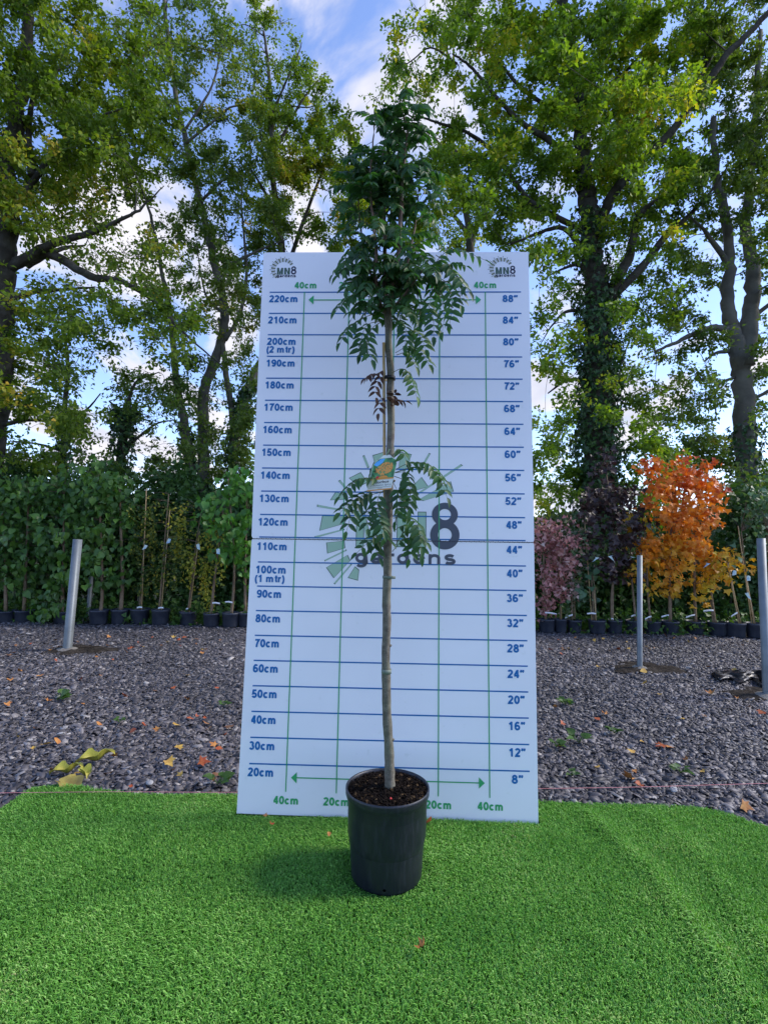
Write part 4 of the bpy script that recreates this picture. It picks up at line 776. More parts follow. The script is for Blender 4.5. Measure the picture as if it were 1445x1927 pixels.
make_tree('broad ivy clad tree with the largest dark trunk, right of the board', 6.6,
  [([(1128, 1180), (1126, 1060), (1124, 900), (1126, 760), (1122, 640), (1122, 560), (1114, 480), (1108, 400), (1100, 360), (1096, 290), (1090, 200), (1075, 100), (1060, -20), (1050, -200)], 60, 14, 0),
   ([(1140, 590), (1158, 530), (1185, 480), (1196, 420), (1215, 390), (1240, 375), (1290, 340)], 24, 2, -.5), ([(1150, 560), (1210, 500), (1255, 440), (1290, 410), (1330, 370), (1370, 310)], 18, 2, -.3), ([(1128, 420), (1150, 370), (1200, 310), (1260, 250), (1320, 170), (1370, 100), (1430, 40), (1500, -40)], 20, 8, -.8),
   ([(1106, 480), (1060, 430), (1010, 440), (960, 460)], 12, 3, -.4), ([(1098, 320), (1040, 270), (980, 230), (940, 190), (890, 130), (850, 100)], 14, 3, -.6), ([(1090, 230), (1000, 180), (940, 120), (900, 60)], 10, 3, .4), ([(1110, 440), (1000, 380), (940, 300), (880, 250), (820, 230), (780, 215)], 12, 2.5, -.4),
   ([(1080, 120), (1070, 40), (1010, -60)], 12, 4, 0), ([(1120, 590), (1070, 585), (1040, 610), (1015, 650)], 9, 1, 0), ([(860, 120), (810, 90), (760, 120), (740, 60)], 4, 1.2, 0), ([(1095, 200), (1180, 130), (1240, 60)], 10, 3, .4), ([(1120, 720), (1070, 715), (1030, 740)], 9, 2.5, 0), ([(1310, 160), (1345, 90), (1350, 30)], 8, 3, 0), ([(1120, 500), (1075, 500), (1030, 520)], 10, 2, .2), ([(1135, 720), (1165, 690), (1180, 650)], 7, 2, 0)],
  [(895, 70, 65, 80, 1.1), (850, 30, 50, 40, .9), (842, 130, 30, 35, .8), (755, 95, 20, 60, .6), (770, 160, 45, 45, .45), (715, 165, 18, 22, .6), (780, 40, 12, 30, .5), (995, 130, 100, 110, 1.5), (1130, 90, 110, 110, 1.6), (1250, 120, 100, 110, 1.4), (890, 290, 65, 85, 1.0), (985, 320, 95, 85, 1.5), (1110, 260, 100, 90, 1.7), (1220, 290, 90, 100, 1.5),
   (900, 400, 60, 40, .9), (985, 430, 50, 40, .9), (1050, 470, 45, 50, .75), (1045, 620, 42, 90, .85), (1040, 780, 42, 80, .95), (1190, 440, 70, 60, 1.0), (1205, 570, 60, 60, .9), (1190, 680, 40, 60, .6), (1050, 900, 50, 55, 1.0), (1190, 800, 40, 60, .8), (1215, 880, 45, 60, .9), (1190, 950, 40, 60, 1.0), (1000, -120, 220, 80, .9), (1250, -100, 120, 80, .9)],
  m_lC, m_trunk, ivy=[([(1126, 1150), (1124, 950), (1126, 760), (1122, 560)], 76, 66, 7500), ([(1122, 560), (1114, 470), (1108, 400)], 60, 50, 900)], group='tall trees behind the row', leaf=.073, dy=1.3)
make_tree('bare grey trunked tree forking in two near the right edge', 7.0,
  [([(1416, 1180), (1412, 1000), (1404, 880), (1400, 780), (1396, 700), (1386, 660), (1374, 610), (1366, 560), (1372, 500), (1366, 420), (1350, 340), (1340, 220)], 44, 10, 0), ([(1400, 690), (1408, 620), (1414, 560), (1414, 490), (1402, 430), (1410, 330), (1420, 200), (1430, 60)], 34, 8, 0),
   ([(1380, 625), (1345, 616), (1305, 628), (1270, 645), (1232, 662)], 15, 4, -.3), ([(1375, 660), (1345, 665), (1325, 680)], 9, 3, 0), ([(1372, 500), (1330, 440), (1290, 400)], 12, 3, -.2), ([(1412, 600), (1450, 570), (1500, 530)], 10, 4, 0), ([(1396, 760), (1450, 735), (1500, 720)], 8, 3, 0), ([(1380, 710), (1348, 730), (1346, 790)], 6, 2, 0)],
  [(1385, 50, 85, 80, 1.2), (1400, 190, 75, 90, 1.4), (1325, 380, 75, 65, 1.3), (1430, 330, 45, 80, 1.2), (1290, 510, 65, 50, .8), (1275, 620, 70, 50, .75), (1275, 740, 70, 50, .65), (1300, 825, 55, 35, .6), (1435, 480, 35, 70, .8), (1440, 680, 30, 110, .7), (1425, 900, 45, 45, 1.2), (1340, 720, 40, 50, .5), (1340, 850, 50, 40, .8), (1370, 900, 40, 60, .8), (1290, 880, 50, 40, .6), (1560, 250, 110, 220, .9), (1560, 600, 90, 150, .7), (1400, -110, 110, 70, .9)],
  m_lB, m_trunk2, ivy=[([(1412, 1050), (1406, 900), (1404, 800)], 50, 48, 900)], group='tall trees behind the row', leaf=.071, dy=1.2)

# ================================================================== HEDGE, UNDERGROWTH, FAR WOOD
def leafbox(name, n, fn, size, T, mat, up=.6, out=(0, -.7, .2), sp=.7):
    P = fn(n); D = rng.normal(0, sp, (len(P), 3)) + [0, -.1, -.45]; Nn = rng.normal(0, .6, (len(P), 3)) + np.array(out)
    return leaves(name, T, P, D, Nn, size * rng.uniform(.45, 1.3, len(P)), mat)
m_hedge = leafmat('hedge_leaf', [(0, (.022, .055, .015)), (.6, (.05, .11, .026)), (1, (.10, .18, .035))], 1.5, .5, .3, .25, rnd=.5)
def hedge_fn(x0, x1, y0, y1, hf):
    def f(n):
        x = x0 + (x1 - x0) * rng.random(n); hh = hf(x) * (1 + .12 * np.sin(x * 5.1) + .09 * np.sin(x * 11.3 + 1) + .05 * np.sin(x * 23)); z = hh * rng.random(n) ** .75 + rng.normal(0, .08, n)
        y = y0 + (y1 - y0) * rng.random(n) + .25 * (z / hh); return np.stack([x, y, np.clip(z, 0, None)], -1)
    return f
def hedge(label, x0, x1, y0, y1, hf, n):
    h = thing('hedge', label, 'hedge', ((x0 + x1) / 2, (y0 + y1) / 2, 0)); bm = B()
    for k in range(int((x1 - x0) / .22)):
        x = x0 + .1 + k * .22; y = y0 + .25 + (y1 - y0) * .4 * rng.random(); H = float(hf(np.array([x]))[0]) * .9
        P = smooth_path([(x, y, -.05), (x + rng.normal(0, .08), y, H * .5), (x + rng.normal(0, .15), y + .15, H)], 4); bm.tube(P, np.linspace(.016, .004, len(P)), 5)
    obj('stem', bm.mesh('stem', m_trunk, True), h); obj('foliage', leafbox('foliage', n, hedge_fn(x0, x1, y0, y1, hf), .085, T_IVY, m_hedge), h)
hedge('dense dark green hedge behind the potted trees on the left', -8.6, .35, 5.1, 6.0, lambda x: 1.95 - .35 * np.clip((x + 3.5) / 1.5, 0, 1) + 0 * x, 52000)
hedge('low dark nettle and bramble hedge behind the potted trees on the right', .3, 8.0, 5.0, 5.9, lambda x: 1.0 + .75 * np.clip((x - 4.4) / .6, 0, 1) + .25 * np.clip((2.4 - x), 0, 1), 34000)
def low_fn(x0, x1, y0, y1, h):
    def f(n):
        x = x0 + (x1 - x0) * rng.random(n); y = y0 + (y1 - y0) * rng.random(n); return np.stack([x, y, h * rng.random(n) ** 1.5 * (.5 + .5 * np.sin(x * 9) ** 2)], -1)
    return f
m_weed = leafmat('ground_weed', [(0, (.03, .07, .015)), (.6, (.06, .13, .025)), (.9, (.10, .17, .03)), (1, (.25, .2, .05))], 4, .5, .3, .25, rnd=.5)
o = obj('undergrowth', leafbox('undergrowth', 16000, low_fn(-8.6, 8, 4.45, 5.3, .28), .06, T_IVY, m_weed, out=(0, -.2, .9))); tag(o, 'low green weeds creeping round the row of pots', 'ground cover', kind='stuff')
def wood_fn(n):
    x = rng.uniform(-45, 45, n); hh = 3.2 + .9 * np.sin(x * .35) + .6 * np.sin(x * 1.1 + 2); return np.stack([x, 30 + rng.uniform(0, 6, n), hh * rng.random(n) ** .8], -1)
m_wood = leafmat('far_leaf', [(0, (.03, .055, .02)), (1, (.09, .12, .05))], .2, .6, .2, .2)
o = obj('distant_wood', leafbox('distant_wood', 26000, wood_fn, .5, T_IVY, m_wood)); tag(o, 'low far line of trees beyond the field', 'wood', kind='stuff')

# ================================================================== ROW OF POTTED TREES
m_rowpot = pmat('row_pot_plastic', (.022, .027, .043), .5, .4, var=(12, (.042, .048, .062), .4, .7)); m_stemr = pmat('sapling_stem', (.15, .10, .06), .8, .2, var=(12, (.26, .19, .12), .35, .7)); m_canel = pmat('row_cane', (.38, .25, .11), .55, .3, var=(10, (.5, .36, .18), .35, .65))
m_band = pmat('white_label', (.75, .76, .76), .4, .3); m_lbl2 = pmat('picture_label', (.5, .58, .5), .4, .3, var=(30, (.25, .4, .5), .45, .6))
L_GRN = leafmat('mulberry_leaf', [(0, (.033, .09, .018)), (.55, (.070, .155, .028)), (.93, (.13, .25, .04)), (1, (.32, .34, .06))], 3, .42, .4, .3, rnd=.6)
L_GRN2 = leafmat('bright_leaf', [(0, (.045, .13, .022)), (.6, (.09, .23, .036)), (1, (.17, .33, .05))], 3, .42, .4, .35, rnd=.6)
L_BIR = leafmat('birch_leaf', [(0, (.04, .075, .02)), (.5, (.09, .13, .025)), (.75, (.25, .25, .03)), (1, (.5, .34, .04))], 3, .5, .3, .35, rnd=.7)
L_BIR2 = leafmat('birch_yellow_leaf', [(0, (.09, .13, .02)), (.4, (.26, .28, .035)), (.75, (.42, .36, .04)), (1, (.55, .33, .04))], 3, .5, .3, .35, rnd=.7)
L_PNK = leafmat('pink_leaf', [(0, (.17, .06, .055)), (.4, (.44, .18, .16)), (.75, (.62, .36, .31)), (1, (.62, .55, .42))], 4, .5, .3, .25, (1.2, .9, .9), rnd=.7)
L_PGR = leafmat('pink_green_leaf', [(0, (.04, .09, .03)), (.5, (.09, .15, .06)), (.75, (.4, .25, .22)), (1, (.6, .5, .42))], 6, .5, .3, .25, (1.2, 1, .9), rnd=.7)
L_VAR = leafmat('pale_green_leaf', [(0, (.03, .07, .035)), (.5, (.07, .15, .07)), (1, (.22, .32, .18))], 4, .45, .35, .25, rnd=.6)
L_PUR = leafmat('purple_leaf', [(0, (.020, .011, .010)), (.6, (.042, .022, .020)), (1, (.10, .07, .06))], 4, .4, .4, .15, (1.2, .8, .9), rnd=.6)
L_ORA = leafmat('maple_flame_leaf', [(0, (.50, .46, .03)), (.2, (.64, .40, .03)), (.42, (.66, .27, .025)), (.66, (.62, .18, .02)), (.85, (.45, .06, .02)), (1, (.28, .02, .02))], 3.2, .45, .35, .35, (1.3, 1.1, .6), rnd=.35, grad=(.45, 2.15, .55))
L_ORB = leafmat('maple_amber_leaf', [(0, (.14, .2, .02)), (.2, (.42, .36, .02)), (.55, (.64, .38, .03)), (.85, (.62, .24, .02)), (1, (.5, .09, .02))], 3.2, .45, .35, .35, (1.3, 1.1, .6), rnd=.5)
def sapling(label, px, rim, base, wp, stems, blobs, mat, leaf, T=T_HEART, canes=(), band=None, tags=(), dens=1.0, hang=.45, dy=.22, strands=False, group='potted young trees standing in the row'):
    g0 = gnd(px, base); Y = g0[1] + wp / 2 * mpp(g0[1]); k_ = mpp(Y); r = wp / 2 * k_; c = at(px, base, Y); c[2] = 0.0
    H = at(px, rim, Y)[2]; H = max(.14, H); root = thing('potted_sapling', label, 'potted tree', c, group)
    bm = B(); bm.lathe([(r * .2, .003), (r * .82, .003), (r * .86, .012), (r * .95, H * .85), (r * .985, H * .87), (r, H), (r * .95, H), (r * .9, H * .85)], c, 22); pt = obj('pot', bm.mesh('pot', m_rowpot, True), root)
    bm = B(); bm.lathe([(.001, H * .9), (r * .9, H * .88)], c, 16); obj('soil', bm.mesh('soil', m_soil), pt)
    samp = []; bm = B()
    for path, w0 in stems:
        P = [np.array([c[0] + (at(path[0][0], path[0][1], Y)[0] - c[0]), c[1], H * .8])] + [at(x, y, Y + .02 * i) for i, (x, y) in enumerate(path[1:])]
        Q = smooth_path(P, 5); bm.tube(Q, np.linspace(w0, w0 * .4, len(Q)) / 2 * k_, 7); samp += list(Q)
    tws = B()
    LP, LD, LN, LS = [], [], [], []; samp = np.array(samp)
    for (x, y, rx, ry, d) in blobs:
        area = PI * rx * ry; nc = max(2, int(area / 260)); nl = d * dens * area * 1.9 / (.5 * (leaf / k_) ** 2) / nc
        for _ in range(nc):
            a = rng.random() * 2 * PI; rr_ = math.sqrt(rng.random()); cc = at(x + rx * rr_ * math.cos(a), y + ry * rr_ * math.sin(a), Y + rng.normal(0, dy * .6))
            if cc[2] < .05: cc[2] = .05
            j = int((np.linalg.norm(samp - cc, axis=1) + np.maximum(0, samp[:, 2] - cc[2]) * .3).argmin()); s0 = samp[j]; mid = (s0 + cc) / 2 + [0, 0, .08 * np.linalg.norm(cc - s0)]
            tw = smooth_path([s0, mid, cc], 3); tws.tube(tw, np.linspace(.0028, .0009, len(tw)), 4, False)
            n = max(3, rng.poisson(nl)); 
            if strands: Pn = cc + rng.normal(0, .025, (n, 3)) - np.stack([0 * np.arange(n), 0 * np.arange(n), rng.random(n) * .22], -1)
            else: Pn = cc + rng.normal(0, .055, (n, 3))
            D = rng.normal(0, .55, (n, 3)) + [0, -.15, -hang]; LP.append(Pn); LD.append(D); LN.append(rng.normal(0, .5, (n, 3)) + [0, -.6, .5]); LS.append(leaf * rng.uniform(.5, 1.35, n))
    st = obj('stem', bm.mesh('stem', m_stemr, True), root)
    obj('twig', tws.mesh('twig', m_twig), st)
    if canes:
        bm = B()
        for (x0, y0, x1, y1) in canes:
            a = at(x0, y0, Y - .03); a[2] = H * .8; bm.tube([a, at(x1, y1, Y)], .006, 6)
        obj('bamboo_cane', bm.mesh('bamboo_cane', m_canel), root)
    P_ = np.vstack(LP); P_[:, 2] = np.maximum(P_[:, 2], .03)
    obj('foliage', leaves('foliage', T, P_, np.vstack(LD), np.vstack(LN), np.concatenate(LS), mat), root)
    if band:                                 # white loop label round the stem
        (x0, y0, x1, y1) = band; a, b2 = at(x0, y0, Y - r * .6), at(x1, y1, Y - r * .6); mid = (a + b2) / 2 + [0, -.01, .008]; h = .010
        V = [a + [0, 0, -h], a + [0, 0, h], mid + [0, 0, h], mid + [0, 0, -h], b2 + [0, 0, h], b2 + [0, 0, -h]]; V = V + [v + np.array([0, .0015, 0]) for v in V]
        me = mesh_np('label_band', np.array(V), [[(0, 1, 2, 3), (3, 2, 4, 5), (6, 9, 8, 7), (9, 11, 10, 8), (0, 3, 9, 6), (3, 5, 11, 9), (1, 7, 8, 2), (2, 8, 10, 4)]], m_band); obj('label_band', me, root)
    for (x, y) in tags:
        a = at(x, y, Y - dy - .08); w_, h = .021, .032; s = rng.normal(0, .45); V = [a + [-w_ - s * .02, 0, -h], a + [w_, 0, -h + s * .05], a + [w_ + s * .05, .01, h * .7], a + [0, .01, h], a + [-w_ + s * .05, .01, h * .6]]
        V = V + [v + np.array([0, .0015, 0]) for v in V]; me = bpy.data.meshes.new('picture_label'); me.from_pydata([tuple(v) for v in V], [], [(0, 1, 2, 3, 4), (9, 8, 7, 6, 5)] + [(i, i + 5, (i + 1) % 5 + 5, (i + 1) % 5) for i in range(5)]); me.materials.append(m_lbl2); obj('picture_label', me, root)
    return root
S = sapling
S('leafy green weeping sapling at the far left end of the row', 12, 1149, 1173, 36, [([(12, 1149), (10, 1050), (5, 950)], 7)], [(0, 1020, 45, 90, 1.0), (-30, 1000, 50, 100, .9), (10, 930, 40, 40, 1)], L_GRN, .078, hang=.9)
S('leafy green weeping sapling second in the row from the left edge', 46, 1148, 1173, 34, [([(46, 1149), (50, 1050), (55, 930)], 7)], [(55, 1010, 42, 90, 1.0), (60, 930, 40, 35, 1), (50, 1100, 30, 30, .8)], L_GRN, .078, hang=.9)
S('dense green sapling whose leaves hang to the gravel behind the leaning post', 118, 1150, 1175, 34, [([(118, 1149), (120, 1050), (122, 930)], 7)], [(110, 980, 45, 80, 1.05), (125, 920, 40, 40, 1), (100, 1090, 40, 60, 1.0), (85, 1140, 28, 26, 1.1), (115, 1145, 22, 30, 1.0)], L_GRN, .078, hang=1.0)
S('tall dark green sapling just right of the leaning post', 186, 1147, 1177, 35, [([(190, 1149), (193, 1110), (190, 1000), (185, 900)], 7)], [(180, 970, 42, 75, 1.1), (190, 905, 50, 40, 1.1), (170, 1060, 30, 45, .9), (200, 1100, 22, 30, .5)], L_GRN, .076, hang=.9)
S('green sapling with a few yellow trailing leaves on its thick stem', 226, 1146, 1176, 34, [([(228, 1147), (231, 1090), (228, 1000), (225, 910)], 8)], [(225, 930, 42, 45, 1.05), (222, 1000, 30, 40, .8), (232, 1075, 14, 45, .35)], L_GRN, .072, hang=.8)
S('weeping birch sapling tied to the straight left cane', 263, 1145, 1176, 36, [([(264, 1147), (268, 1080), (273, 1000), (276, 930)], 4)], [(268, 985, 30, 50, .8), (262, 1050, 26, 45, .55), (285, 1040, 14, 40, .4)], L_BIR, .04, T_DIAMOND, canes=[(267, 1147, 276, 920)], strands=True, tags=[(272, 1030)], band=(258, 1144, 268, 1143))
S('weeping birch sapling tied to the tilted middle cane', 302, 1146, 1178, 34, [([(300, 1147), (306, 1080), (312, 1000), (318, 930)], 4)], [(315, 1000, 32, 50, .75), (325, 1050, 22, 40, .5), (300, 1080, 14, 40, .3), (300, 940, 30, 25, .5)], L_BIR, .04, T_DIAMOND, canes=[(304, 1147, 320, 960)], strands=True, tags=[(317, 1018)], band=(298, 1145, 308, 1144))
S('yellowing birch sapling on a strongly leaning cane', 354, 1150, 1178, 33, [([(354, 1150), (362, 1090), (370, 1020), (380, 960)], 4)], [(360, 1010, 28, 55, .8), (372, 1060, 22, 40, .7), (345, 960, 25, 30, .5)], L_BIR2, .042, T_DIAMOND, canes=[(357, 1150, 376, 1000)], strands=True, tags=[(374, 1028)], band=(350, 1147, 356, 1146))
S('sapling with hanging yellow strands beside a pale stem near the board', 398, 1153, 1181, 32, [([(398, 1153), (404, 1090), (412, 1030), (420, 960)], 6)], [(392, 1080, 10, 65, .8), (400, 1040, 24, 40, .7), (405, 990, 26, 30, .7)], L_BIR2, .042, T_DIAMOND, strands=True, band=(400, 1135, 414, 1136))
S('bright large leaved sapling closest to the board on the left', 434, 1152, 1182, 33, [([(436, 1152), (440, 1110), (441, 1050), (435, 970), (430, 900)], 6)], [(405, 960, 30, 50, .85), (440, 930, 28, 50, .95), (430, 1010, 32, 45, 1.0), (452, 1040, 14, 40, .7)], L_GRN2, .085, hang=1.0, band=(424, 1133, 438, 1134), tags=[(411, 1037)])
S('green sapling partly hidden by the left edge of the board', 462, 1152, 1181, 30, [([(462, 1152), (462, 1050), (465, 960)], 6)], [(468, 970, 26, 70, .9), (475, 1070, 18, 50, .7)], L_GRN2, .076, hang=1.0)
S('pink leaved shrub whose leaves touch the right edge of the board', 1028, 1164, 1192, 31, [([(1026, 1165), (1024, 1090), (1020, 1010)], 5)], [(1026, 1040, 30, 58, 1.2), (1030, 1100, 30, 40, 1.0), (1018, 995, 18, 24, 1.0), (1022, 1142, 14, 18, .7)], L_PNK, .052, T_IVY, band=(1025, 1153, 1047, 1156))
S('pink variegated shrub in the narrow pot, second right of the board', 1054, 1164, 1192, 24, [([(1054, 1165), (1054, 1100), (1050, 1020)], 4)], [(1058, 1030, 32, 45, 1.1), (1058, 1085, 28, 38, .9), (1060, 990, 20, 14, .7)], L_PNK, .052, T_IVY, canes=[(1056, 1165, 1053, 990)])
S('half pink half green shrub, third right of the board', 1080, 1166, 1192, 28, [([(1076, 1166), (1075, 1100), (1072, 1020)], 4), ([(1081, 1166), (1080, 1100)], 3)], [(1092, 1032, 30, 34, 1.0), (1083, 1090, 28, 40, .6), (1065, 1130, 26, 22, .5)], L_PGR, .052, T_IVY, band=(1063, 1163, 1077, 1157))
S('pale green leaved sapling with three thin stems and a picture label', 1123, 1166, 1194, 32, [([(1116, 1167), (1114, 1110), (1108, 1060)], 4), ([(1120, 1167), (1118, 1105), (1110, 1070)], 4)], [(1108, 1090, 24, 22, .6), (1095, 1115, 24, 22, .55), (1120, 1070, 14, 20, .4)], L_VAR, .085, canes=[(1113, 1166, 1100, 985), (1121, 1166, 1117, 1110)], band=(1104, 1155, 1121, 1155), tags=[(1119, 1053)])
S('blackish purple maple with twin pale stems, tallest dark crown', 1155, 1166, 1193, 30, [([(1150, 1167), (1150, 1120), (1155, 1070), (1153, 980), (1140, 890)], 4.5), ([(1152, 1167), (1153, 1110), (1155, 1075)], 4)], [(1130, 980, 36, 55, 1.0), (1150, 925, 36, 45, .95), (1140, 870, 32, 30, .5), (1150, 1050, 40, 36, 1.0), (1110, 940, 20, 40, .7), (1180, 975, 24, 45, .8)], L_PUR, .07, T_MAPLE, band=(1149, 1165, 1154, 1166), tags=[(1154, 1050)], hang=.7)
S('purple leaved maple with amber sprigs low down behind the thin post', 1191, 1167, 1193, 29, [([(1196, 1167), (1190, 1110), (1186, 1060), (1186, 1000)], 4.5)], [(1188, 1040, 24, 32, .8), (1205, 985, 18, 34, .7), (1180, 1000, 20, 30, .7)], L_PUR, .07, T_MAPLE, band=(1187, 1160, 1197, 1158), tags=[(1185, 1052)])
S('small amber maple with sparse low leaves right behind the thin post', 1227, 1168, 1194, 31, [([(1223, 1168), (1218, 1110), (1216, 1060), (1212, 1000)], 4.5)], [(1187, 1085, 10, 16, .8), (1207, 1092, 8, 14, .8), (1220, 1060, 22, 26, .7), (1194, 980, 20, 18, .6), (1190, 1012, 14, 14, .7)], L_ORB, .064, T_MAPLE, band=(1213, 1165, 1225, 1160))
S('flame red and orange maple with the broadest tall crown', 1260, 1168, 1195, 33, [([(1260, 1168), (1259, 1100), (1262, 1000), (1265, 930), (1268, 880)], 5.5), ([(1262, 1168), (1263, 1100)], 3)], [(1255, 945, 45, 40, 1.15), (1230, 890, 26, 28, .9), (1285, 905, 36, 30, 1.0), (1262, 1000, 58, 36, 1.25), (1250, 1050, 45, 30, 1.2), (1250, 1100, 34, 20, 1.1), (1218, 1020, 30, 20, .9), (1290, 880, 16, 22, 1.0), (1225, 1060, 20, 18, .7)], L_ORA, .066, T_MAPLE, band=(1244, 1161, 1258, 1158), dy=.3, hang=.5)
S('orange maple with red topmost spike, beside the broadest one', 1307, 1168, 1195, 35, [([(1308, 1168), (1306, 1100), (1308, 1000), (1320, 930), (1336, 870)], 5.5)], [(1312, 930, 32, 36, 1.0), (1333, 890, 14, 34, .85), (1345, 935, 20, 30, .7), (1310, 985, 36, 36, 1.2), (1315, 1040, 34, 36, 1.2), (1318, 1095, 24, 26, 1.0), (1320, 1125, 18, 10, .9), (1350, 965, 16, 18, .5)], L_ORA, .066, T_MAPLE, band=(1290, 1162, 1307, 1157), dy=.3, hang=.5, tags=[(1328, 1064)])
S('amber maple leaning left with a curled white label, after the flame maples', 1350, 1170, 1198, 34, [([(1345, 1170), (1338, 1120), (1334, 1075)], 5), ([(1341, 1170), (1336, 1130)], 3)], [(1338, 1085, 22, 24, 1.0), (1345, 1060, 14, 16, .7)], L_ORB, .066, T_MAPLE, band=(1323, 1150, 1342, 1149))
S('small orange topped maple held between two slanting canes', 1384, 1171, 1201, 34, [([(1391, 1171), (1382, 1130), (1372, 1070), (1368, 1050)], 4)], [(1374, 1050, 22, 16, 1.1), (1385, 1066, 26, 14, .9), (1362, 1085, 16, 16, .7)], L_ORB, .066, T_MAPLE, canes=[(1394, 1171, 1368, 1060), (1390, 1171, 1371, 1075)], band=(1375, 1160, 1387, 1153), tags=[(1381, 1078)])
S('nearly bare sapling on tall slanting canes close to the right edge', 1420, 1172, 1202, 30, [([(1419, 1172), (1404, 1090), (1394, 1000)], 4)], [(1398, 1030, 14, 30, .25), (1420, 960, 30, 40, .6)], L_VAR, .06, T_IVY, canes=[(1418, 1171, 1402, 1080), (1414, 1171, 1388, 990)], tags=[(1408, 1088), (1409, 1120)])
S('green sapling in the last pot at the right edge behind the thick post', 1452, 1172, 1204, 34, [([(1452, 1172), (1446, 1100), (1442, 1000)], 4)], [(1450, 940, 34, 46, 1.0), (1460, 1020, 30, 50, .8)], L_VAR, .06, T_IVY, canes=[(1453, 1172, 1440, 1100)])

# ================================================================== FALLEN LEAVES, WEEDS
m_fl = {'orange': pmat('fallen_orange', (.34, .12, .035), .6, .3, var=(30, (.46, .22, .06), .35, .65)), 'yellow': pmat('fallen_yellow', (.52, .34, .07), .6, .3, var=(30, (.38, .22, .05), .35, .65)), 'rust red': pmat('fallen_rust', (.25, .045, .02), .6, .3, var=(30, (.36, .10, .03), .35, .65)), 'brown': pmat('fallen_brown', (.13, .06, .03), .7, .3, var=(30, (.2, .10, .05), .35, .65))}
def leaf_mesh(name, T, s, mat, curl, seed):
    r = np.random.default_rng(seed); V = T[0].copy(); V[:, 1] -= .45; V[:, 2] = curl * (V[:, 0] ** 2 * 2.2 + V[:, 1] ** 2) + r.normal(0, .05, len(V)); V *= s
    return mesh_np(name, V, [f for f in (T[1], T[2]) if f is not None], mat)
def fallen(x, y, s, colr, label, T=None, z=.018, grp=True, pixel=True):
    p = gnd(x, y, z) if pixel else np.array([x, y, z]); T = T or (T_MAPLE if rng.random() < .6 else T_HEART); me = leaf_mesh('fallen_leaf', T, s, m_fl[colr] if isinstance(colr, str) else colr, rng.uniform(-.1, .7), int(rng.integers(1e6)))
    o = bpy.data.objects.new('fallen_leaf', me); COL.objects.link(o); o.location = p; o.rotation_euler = (rng.normal(0, .35), rng.normal(0, .35), rng.random() * 6.28); tag(o, label, 'fallen leaf', 'fallen autumn leaves' if grp else None); return o
named = [(1178, 1462, .075, 'orange', 'large orange leaf lying by the pink string, right of the board'), (1200, 1478, .05, 'rust red', 'red leaf lying under the pink string right of the board'), (320, 1436, .06, 'yellow', 'yellow leaf on the gravel nearest the board on its left'), (385, 1434, .08, 'rust red', 'large rusty curled leaf on the gravel left of the board edge'), (352, 1270, .06, 'yellow', 'pale yellow leaf left of the board in mid gravel'),
 (110, 1394, .06, 'orange', 'orange leaf between the leaning post and the wilted leaf pile'), (297, 1374, .055, 'orange', 'bright orange leaf beside a rusty one in the left gravel'), (250, 1374, .055, 'rust red', 'rusty leaf left of the bright orange one'), (358, 1350, .055, 'rust red', 'rusty leaf up the gravel from the yellow leaf'), (388, 1360, .06, 'orange', 'ragged orange leaf two steps from the board left edge'), (1187, 1413, .05, 'yellow', 'narrow yellow leaf in the right gravel'), (1210, 1262, .07, 'yellow', 'yellow leaf heaped at the foot of the thin steel post'),
 (1212, 1286, .07, 'yellow', 'yellow leaf just in front of the thin steel post'), (1336, 1303, .07, 'orange', 'orange leaf beside the torn black fabric'), (18, 1280, .06, 'orange', 'orange leaf by the left picture edge'), (205, 1455, .05, 'orange', 'salmon orange leaf right of the wilted leaf pile'), (402, 1468, .05, 'orange', 'orange leaf near the string just left of the board'), (1240, 1402, .07, 'rust red', 'long rusty leaf in the middle of the right gravel'), (1405, 1518, .06, 'orange', 'orange leaf lying against the right corner of the lawn')]
for a in named: fallen(a[0], a[1], a[2] * .8, *a[3:])
for (x, y, s, c_, l) in ((791, 1783, .03, 'orange', 'small dry brown leaf on the lawn in front of the pot'), (806, 1547, .04, 'rust red', 'rusty leaf at the board foot right of the pot'), (513, 1551, .02, 'rust red', 'tiny red leaf on the lawn left of the pot near the board'), (619, 1570, .016, 'orange', 'tiny orange leaf on the lawn just left of the pot'), (500, 1533, .02, 'orange', 'tiny orange leaf tucked at the board foot far left')): fallen(x, y, s, c_, l, z=.034)
WL = {('orange', 0): 'small orange leaf strewn on the gravel left of the board', ('yellow', 0): 'small yellow leaf strewn on the gravel left of the board', ('rust red', 0): 'small rusty leaf strewn on the gravel left of the board', ('brown', 0): 'small brown leaf strewn on the gravel left of the board',
      ('orange', 1): 'small orange leaf strewn on the gravel right of the board', ('yellow', 1): 'small yellow leaf strewn on the gravel right of the board', ('rust red', 1): 'small rusty leaf strewn on the gravel right of the board', ('brown', 1): 'small brown leaf strewn on the gravel right of the board'}
for i in range(125):
    side = int(rng.random() < .5); y = 1205 + 280 * rng.random() ** 1.3; x = rng.uniform(5, 440) if side == 0 else rng.uniform(1018, 1440)
    if rng.random() < .35: y = rng.uniform(1192, 1225)
    p = ['orange', 'yellow', 'rust red', 'brown']; c_ = p[int(rng.choice(4, p=[.38, .12, .28, .22] if side == 0 else [.3, .3, .2, .2]))]
    fallen(x, y, rng.uniform(.022, .05), c_, WL[(c_, side)], z=.016)
m_wilt = pmat('wilted_leaf', (.24, .26, .03), .5, .35, var=(12, (.40, .34, .05), .35, .65)); m_wilt2 = pmat('wilted_brown', (.20, .15, .04), .5, .35, var=(14, (.34, .28, .06), .35, .65))
